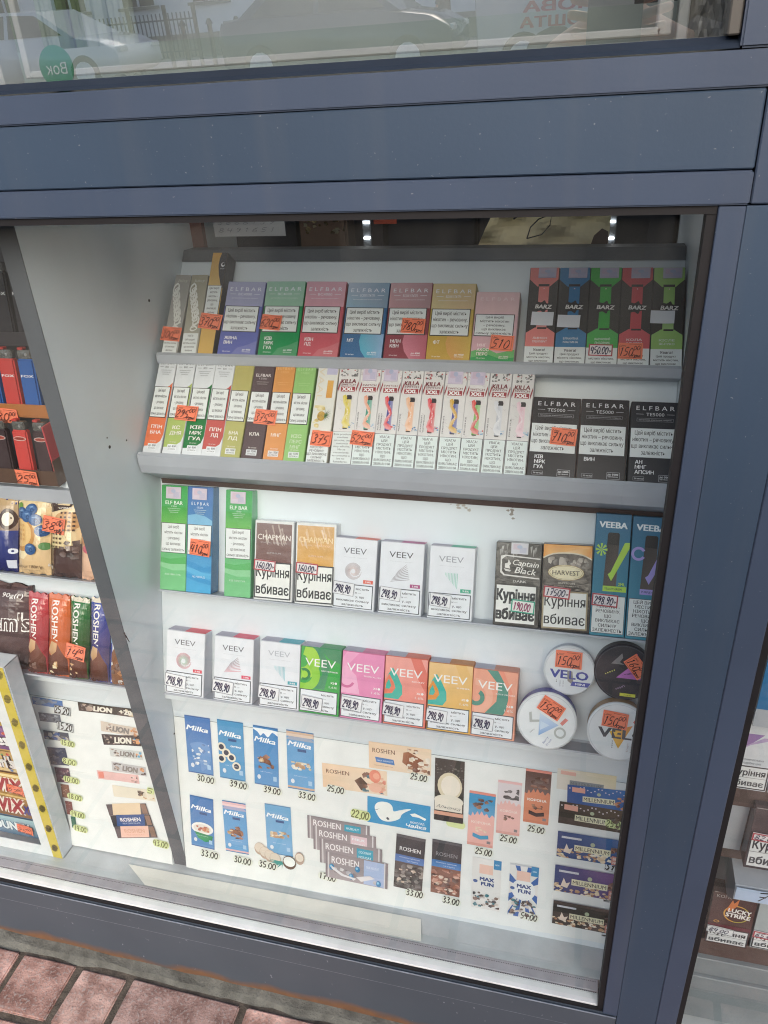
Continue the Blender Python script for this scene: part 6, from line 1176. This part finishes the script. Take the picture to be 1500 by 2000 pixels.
b = MB(); p = hy(108, 131, .024); b.cyl((p.x, .0255, p.z), .0155, .0004, 'y', 40, 'print', '#3f9a74'); F = Face(b, .031, .031, p.x-.0155, p.z-.0155, .0252)
vs, fs, xa, xb, ya, yb = glyphs('Вок', .03); kx = .019/(xb-xa); b.mesh([(p.x-(x-(xa+xb)/2)*kx, .0251, p.z-.001+(y-.36)*kx) for x, y, q_ in vs], fs, 'print', '#dfe8e4')
tag(b.build('round_sticker'), 'round green sticker on the upper pane, its white letters seen from behind', 'sticker')
# ---------------------------------------------------------------- the street behind the camera, mirrored in the panes
mat('paver_far', '#b3a6a0', rough=.9, noise=.25, nscale=9, bump=.2, bscale=60)
g = MB(); g.face([(-40, -7, -.004), (40, -7, -.004), (40, -.9, -.004), (-40, -.9, -.004)], 'paver_far'); g.face([(-40, -24, -.002), (40, -24, -.002), (40, -17.2, -.002), (-40, -17.2, -.002)], 'paver_far'); tag(g.build('far_pavement'), kind='structure')
g = MB(); g.box(-40, 40, -7.1, -6.98, -.02, .1, 'cement'); g.box(-40, 40, -17.3, -17.18, -.02, .1, 'cement'); tag(g.build('kerb'), kind='structure')
o = empty('street_building', (-6, -22, 0)); tag(o, 'long pale plastered building across the street, mirrored in the upper pane', 'building')
b = MB(); b.box(-14, 20, -6, 0, 0, 7.2, 'facade_wall'); b.build('wall', o); b = MB(); b.box(-14, 20, 0, .08, 0, .55, 'cement'); b.box(-14, 20, 0, .12, 6.9, 7.3, 'cement'); b.build('plinth_and_cornice', o)
for k in range(16):
    x = -13+k*2.05
    for z in (1.25, 4.3): b = MB(); b.box(x, x+.07, -.02, .03, z, z+1.5, 'white_pvc'); b.box(x+1.0, x+1.07, -.02, .03, z, z+1.5, 'white_pvc'); b.box(x+.07, x+1.0, -.02, .03, z+1.43, z+1.5, 'white_pvc'); b.box(x+.5, x+.56, -.02, .03, z, z+1.43, 'white_pvc'); b.box(x-.05, x+1.12, 0, .12, z-.08, z-.01, 'cement'); q = b.build('window', o); b = MB(); b.box(x+.07, x+1.0, -.01, .01, z, z+1.43, 'carglass'); b.build('glass', q)
o = empty('iron_fence', (-10.5, -18, 0)); tag(o, 'black iron railing with pointed bars across the street, mirrored in the pane', 'fence')
b = MB()
for k in range(30): x = -1.4+k*.1; b.box(x, x+.022, 0, .02, .25, 1.1, 'iron')
b.box(-1.45, 1.6, 0, .02, .35, .38, 'iron'); b.box(-1.45, 1.6, 0, .02, .95, .98, 'iron'); b.build('bars', o)
for x in (-1.45, 0, .9, 1.6): b = MB(); b.box(x, x+.07, -.02, .05, 0, 1.25, 'iron'); b.build('post', o)
b0 = MB(); b0.cyl((0, 0, 0), .05, .85, 'z', 12, 'iron'); b0.cyl((0, 0, .85), .08, .1, 'z', 12, 'iron', r2=.03); bo = b0.build('bollard')
for k in range(7):
    q = bo if k == 0 else bo.copy()
    if k: C.objects.link(q)
    q.location = (-8.9+.62*k, -17.4, 0); tag(q, 'iron bollard with a pointed cap on the far kerb, mirrored in the pane', 'bollard', 'bollards on the far kerb')
def car(x, y, L, col, label, flip=1, h=1.4, van=False, cat='car', text=None):
    o = empty('parked_van' if van else 'parked_car', (x, y, 0)); tag(o, label, cat)
    if flip < 0: o.rotation_euler = (0, 0, math.pi)
    s = L/4.3; W = .86
    P = [(-2.1, .3), (-2.15, .75), (-2.05, .98), (-1.3, 1.0), (.9, .98), (1.75, .86), (2.12, .68), (2.15, .35), (1.9, .22), (-1.95, .22)] if not van else [(-2.15, .3), (-2.2, 1.2), (-2.1, 1.95), (.9, 1.98), (1.35, 1.2), (2.1, .95), (2.18, .4), (2.0, .25), (-2.05, .25)]
    bm = bmesh.new(); R_ = []
    for sgn, ins in ((-W, .06), (-W+.08, 0), (W-.08, 0), (W, .06)): R_.append([bm.verts.new(((px*(1-ins*.5))*s, sgn, .25+(pz-.25)*(1-ins)*(h/1.4 if not van else 1))) for px, pz in P])
    n = len(P)
    for j in range(3):
        for i in range(n): bm.faces.new((R_[j][i], R_[j][(i+1) % n], R_[j+1][(i+1) % n], R_[j+1][i]))
    bm.faces.new(R_[0]); bm.faces.new(R_[3][::-1]); bmesh.ops.recalc_face_normals(bm, faces=bm.faces[:]); bmesh.ops.bevel(bm, geom=bm.edges[:], offset=.03, segments=2, affect='EDGES'); bm.verts.index_update()
    b = MB(); b.mesh([tuple(v.co) for v in bm.verts], [tuple(v.index for v in f.verts) for f in bm.faces], col); bm.free(); body = b.build('body', o, smooth=True)
    def prism(Q, w0, w1, m_, nm):
        b = MB(); vs = [(px*s, -w0 if k < 2 else -w1, pz) for k, (px, pz) in enumerate([])]; n = len(Q)
        lo = [(px*s, sg*(w0+(w1-w0)*min(1, max(0, (pz-.95)/.45))), pz*(h/1.4)) for sg in (-1, 1) for px, pz in Q]
        b.mesh(lo, [tuple(range(n)), tuple(range(n, 2*n))[::-1]]+[(i, (i+1) % n, n+(i+1) % n, n+i) for i in range(n)], m_); return b.build(nm, o)
    if not van:
        prism([(-1.75, .96), (-1.2, 1.36), (-.3, 1.44), (.45, 1.40), (1.25, .94)], .82, .62, col, 'roof'); prism([(-1.45, 1.0), (-1.05, 1.32), (-.3, 1.385), (-.3, 1.0)], .83, .655, 'carglass', 'side_window'); prism([(-.2, 1.0), (-.2, 1.385), (.38, 1.35), (.98, 1.0)], .83, .655, 'carglass', 'side_window')
    else: prism([(.3, 1.25), (.3, 1.75), (.92, 1.75), (1.25, 1.25)], .865, .865, 'carglass', 'side_window')
    for wx in (-1.35, 1.35):
        for sg in (-1, 1): b = MB(); b.cyl((wx*s, sg*.78-.1, .31), .31, .2, 'y', 28, 'tyre', bev=.03); wq = b.build('wheel', o); b = MB(); b.cyl((wx*s, sg*.78-.105, .31), .2, .21, 'y', 14, 'alu'); b.build('rim', wq)
    for sg in (-1, 1): b = MB(); b.box(1.98*s, 2.14*s, sg*.62-.16, sg*.62+.16, .60, .70, 'alu', bev=.02); b.build('headlight', o)
    if text:
        b = MB(); F = Face(b, 1.0, .4, 0, 0, 0); F.T(text[0], .5, .28, .3, '#c8323c', .9, .03); F.T(text[1], .5, .72, .3, '#c8323c', .98, .03)
        q = b.build('lettering', o); q.matrix_basis = Matrix.Translation((-.62, .872, .60)) @ Matrix.Rotation(math.pi, 4, 'Z') @ Matrix.Translation((-.5, 0, 0))
    return o
car(-10.7, -15, 4.1, 'carpaint_w', 'white hatchback parked across the street, mirrored at the left of the upper pane', 1, 1.32)
car(-4.3, -14, 3.9, 'carpaint_d', 'dark blue saloon car parked across the street, mirrored in the upper pane', 1, 1.38)
car(-.1, -12.6, 3.4, 'carpaint_w', 'white delivery van with red lettering across the street, mirrored in the upper pane', 1, 1.9, True, 'van', ('НОВА', 'ПОШТА'))
def human(x, y, label, pose, top, leg, coat=None, ry=0.):
    """one continuous skinned body; pose = dict of joints in metres"""
    J = dict(pel=(0, 0, .92), spi=(0, .01, 1.12), che=(0, 0, 1.30), nek=(0, .01, 1.42), hed=(0, .03, 1.50), top=(0, .02, 1.60))
    J.update(pose); order = [('pel', .13), ('spi', .115), ('che', .13), ('nek', .052), ('hed', .082), ('top', .06)]
    me = bpy.data.meshes.new('person'); vs, es, rad = [], [], []
    def add(p, r, par): vs.append(p); rad.append(r); 
    idx = {}
    for i, (k, r) in enumerate(order): idx[k] = len(vs); vs.append(J[k]); rad.append(r); (es.append((i-1, i)) if i else None)
    for s_ in (-1, 1):
        t = 'L' if s_ < 0 else 'R'
        for par, chain in (('che', [('sh'+t, (s_*.17, 0, 1.33), .058), ('el'+t, (s_*.24, .02, 1.06), .043), ('wr'+t, (s_*.24, .1, .84), .028), ('pa'+t, (s_*.24, .12, .77), .030)]),
                           ('pel', [('hi'+t, (s_*.095, 0, .85), .088), ('kn'+t, (s_*.11, .02, .48), .058), ('an'+t, (s_*.12, -.01, .09), .038), ('fo'+t, (s_*.13, .13, .035), .034)])):
            pr = idx[par]
            for k, dflt, r in chain: idx[k] = len(vs); vs.append(J.get(k, dflt)); rad.append(r); es.append((pr, idx[k])); pr = idx[k]
        # five separate fingers rooted in the palm
        pw, pp = Vector(J.get('wr'+t, vs[idx['wr'+t]])), Vector(vs[idx['pa'+t]]); dd = (pp-pw).normalized(); sd_ = dd.orthogonal().normalized() if 'fd' not in J else Vector(J['fd'])
        for f_ in range(5):
            off = (f_-1.8)*.019; ln = (.045, .068, .075, .07, .055)[f_] if f_ else .05; pr = idx['pa'+t]
            for q in range(1, 3): p = pp+sd_*off*(1 if f_ else 1.4)+dd*(.02+ln*q/2)+Vector((-s_*.012*q*q, 0, 0)); vs.append(tuple(p)); rad.append(.0085-.001*q); es.append((pr, len(vs)-1)); pr = len(vs)-1
    me.from_pydata(vs, es, []); o = bpy.data.objects.new('person', me); C.objects.link(o); o.location = (x, y, 0); o.rotation_euler = (0, 0, ry)
    sk = o.modifiers.new('skin', 'SKIN'); sk.use_smooth_shade = True
    for v, r in zip(me.skin_vertices[0].data, rad): v.radius = (r, r)
    me.skin_vertices[0].data[0].use_root = True
    ss = o.modifiers.new('sub', 'SUBSURF'); ss.levels = 2; ss.render_levels = 2
    me.materials.append(MATS['skin']); tag(o, label, 'person')
    def rings(R_, name, m_, n=24):
        b = MB(); V = []
        for (cx, cy, cz, rx, ry_) in R_:
            V += [(cx+rx*math.cos(6.2832*k/n), cy+ry_*math.sin(6.2832*k/n)*(1+.04*math.sin(5*6.2832*k/n+cz*9)), cz) for k in range(n)]
        b.mesh(V, [(j*n+k, j*n+(k+1) % n, (j+1)*n+(k+1) % n, (j+1)*n+k) for j in range(len(R_)-1) for k in range(n)], m_); return b.build(name, o, smooth=True)
    rings([(0, 0, .62 if coat else .86, .215 if coat else .16, .17 if coat else .12), (0, 0, .80, .20, .155), (0, 0, 1.0, .185, .145), (0, 0, 1.2, .20, .14), (0, 0, 1.32, .215, .12), (0, .01, 1.385, .12, .09), (0, .01, 1.43, .062, .065)], 'coat', top)
    for s_ in (-1, 1):
        t = 'L' if s_ < 0 else 'R'; a, e, w_ = [Vector(vs[idx[k+t]]) for k in ('sh', 'el', 'wr')]; b = MB(); b.tube([a, a.lerp(e, .5), e, e.lerp(w_, .5), w_], [.078, .07, .062, .056, .046], top, n=14); b.build('sleeve', o, smooth=True)
        a, e, w_ = [Vector(vs[idx[k+t]]) for k in ('hi', 'kn', 'an')]; b = MB(); b.tube([a, e, w_], [.105, .078, .062], leg, n=14); b.build('trouser_leg', o, smooth=True); f_ = Vector(vs[idx['fo'+t]]); b = MB(); b.tube([w_+Vector((0, -.03, -.03)), w_+Vector((0, .04, -.035)), f_+Vector((0, .03, .005))], [.045, .05, .04], 'black', n=12); b.build('shoe', o, smooth=True)
    hd = Vector(J['hed']); b = MB(); n = 20; V = []
    for j in range(9):
        ph = math.pi*j/16; V += [(hd.x+.092*math.cos(6.2832*k/n)*math.cos(ph), hd.y-.012+.1*math.sin(6.2832*k/n)*math.cos(ph)-(.0 if math.sin(6.2832*k/n) < .2 else .028), hd.z+.0+.13*math.sin(ph)-(.05 if j == 0 and math.sin(6.2832*k/n) < .2 else -.03*(j == 0))) for k in range(n)]
    b.mesh(V, [(j*n+k, j*n+(k+1) % n, (j+1)*n+(k+1) % n, (j+1)*n+k) for j in range(8) for k in range(n)], 'hair'); b.build('hair', o, smooth=True)
    b = MB()
    for sx in (-.03, .03): b.cyl((hd.x+sx, hd.y+.077, hd.z+.0), .0085, .006, 'y', 10, 'ink_dark')
    b.mesh([(hd.x-.012, hd.y+.078, hd.z-.03), (hd.x+.012, hd.y+.078, hd.z-.03), (hd.x, hd.y+.078, hd.z+.01), (hd.x, hd.y+.1, hd.z-.028)], [(0, 1, 3), (1, 2, 3), (2, 0, 3)], 'skin'); b.box(hd.x-.02, hd.x+.02, hd.y+.072, hd.y+.08, hd.z-.052, hd.z-.046, 'print', '#9a5a50'); b.build('face_features', o)
    for sx in (-1, 1): b = MB(); b.cyl((hd.x+sx*.085-.006, hd.y-.01, hd.z-.005), .022, .012, 'x', 10, 'skin'); b.build('ear', o)
    return o
human(.28, -1.0, 'person in a dark coat photographing the window, mirrored in the panes', dict(elL=(-.36, .12, 1.12), wrL=(-.365, .27, 1.185), paL=(-.325, .295, 1.205), elR=(.08, .2, 1.08), wrR=(-.18, .27, 1.185), paR=(-.222, .295, 1.205), hed=(-.03, .06, 1.49), top=(-.03, .05, 1.59), fd=(0, 0, 1)), 'coat_fabric', 'trousers', True)
b = MB(); b.box(-.036, .036, -.647, -.6280, 1.12, 1.272, 'black', bev=.003); tag(b.build('phone'), 'black phone held up in front of the window by the person in the dark coat', 'phone')
human(-4.15, -18.2, 'person in dark clothes walking past the far building, left of two', dict(knR=(.11, .2, .5), anR=(.12, .12, .1), foR=(.13, .25, .05)), 'ink_dark', 'trousers', ry=1.5)
human(-3.45, -18.4, 'person in a dark skirt-length coat walking past the far building', dict(knL=(-.11, .18, .5), anL=(-.12, .1, .1), foL=(-.13, .22, .05)), 'ink_dark', 'trousers', True, ry=1.5)

# added bag shape standing in for a beige reflection in the window glass
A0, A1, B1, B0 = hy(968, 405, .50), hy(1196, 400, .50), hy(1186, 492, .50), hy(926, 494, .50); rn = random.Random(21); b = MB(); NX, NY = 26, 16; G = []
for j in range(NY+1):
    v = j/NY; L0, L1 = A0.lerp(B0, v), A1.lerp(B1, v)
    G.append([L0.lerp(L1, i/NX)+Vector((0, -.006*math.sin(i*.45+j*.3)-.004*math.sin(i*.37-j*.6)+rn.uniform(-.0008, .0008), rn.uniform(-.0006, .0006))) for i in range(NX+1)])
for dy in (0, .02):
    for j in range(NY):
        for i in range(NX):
            q = [tuple(G[a][c]+Vector((0, dy, 0))) for a, c in ((j+1, i), (j+1, i+1), (j, i+1), (j, i))]; b.face(q if dy == 0 else q[::-1], 'reflection_tan')
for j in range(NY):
    for i in (0, NX): b.face([tuple(G[j][i]), tuple(G[j+1][i]), tuple(G[j+1][i]+Vector((0, .02, 0))), tuple(G[j][i]+Vector((0, .02, 0)))], 'reflection_tan')
tb = b.build('reflection_standin', smooth=True); tag(tb, 'crumpled tan stand-in for a beige reflection, with a drawn leaf, above the right half of the rack', 'bag')
def on_standin(px, py): return tuple(hy(px, py, .478))
b = MB(); b.tube([on_standin(*q) for q in ((1029, 466), (1036, 444), (1052, 428), (1078, 418), (1074, 440), (1058, 458), (1029, 466))], .0009, 'ink_dark'); b.tube([on_standin(1003, 428), on_standin(1012, 421)], .0012, 'ink_dark'); b.build('standin_leaf_drawing', tb)
b = MB(); b.ext([(.470, 1.0), (.478, 1.0), (.478, 1.001), (.470, 1.001)], 0, .001, 'brown') if False else b.face([on_standin(*q) for q in ((1150, 488), (1160, 460), (1176, 446), (1188, 452), (1186, 488))], 'brown'); b.build('dark_patch', tb)
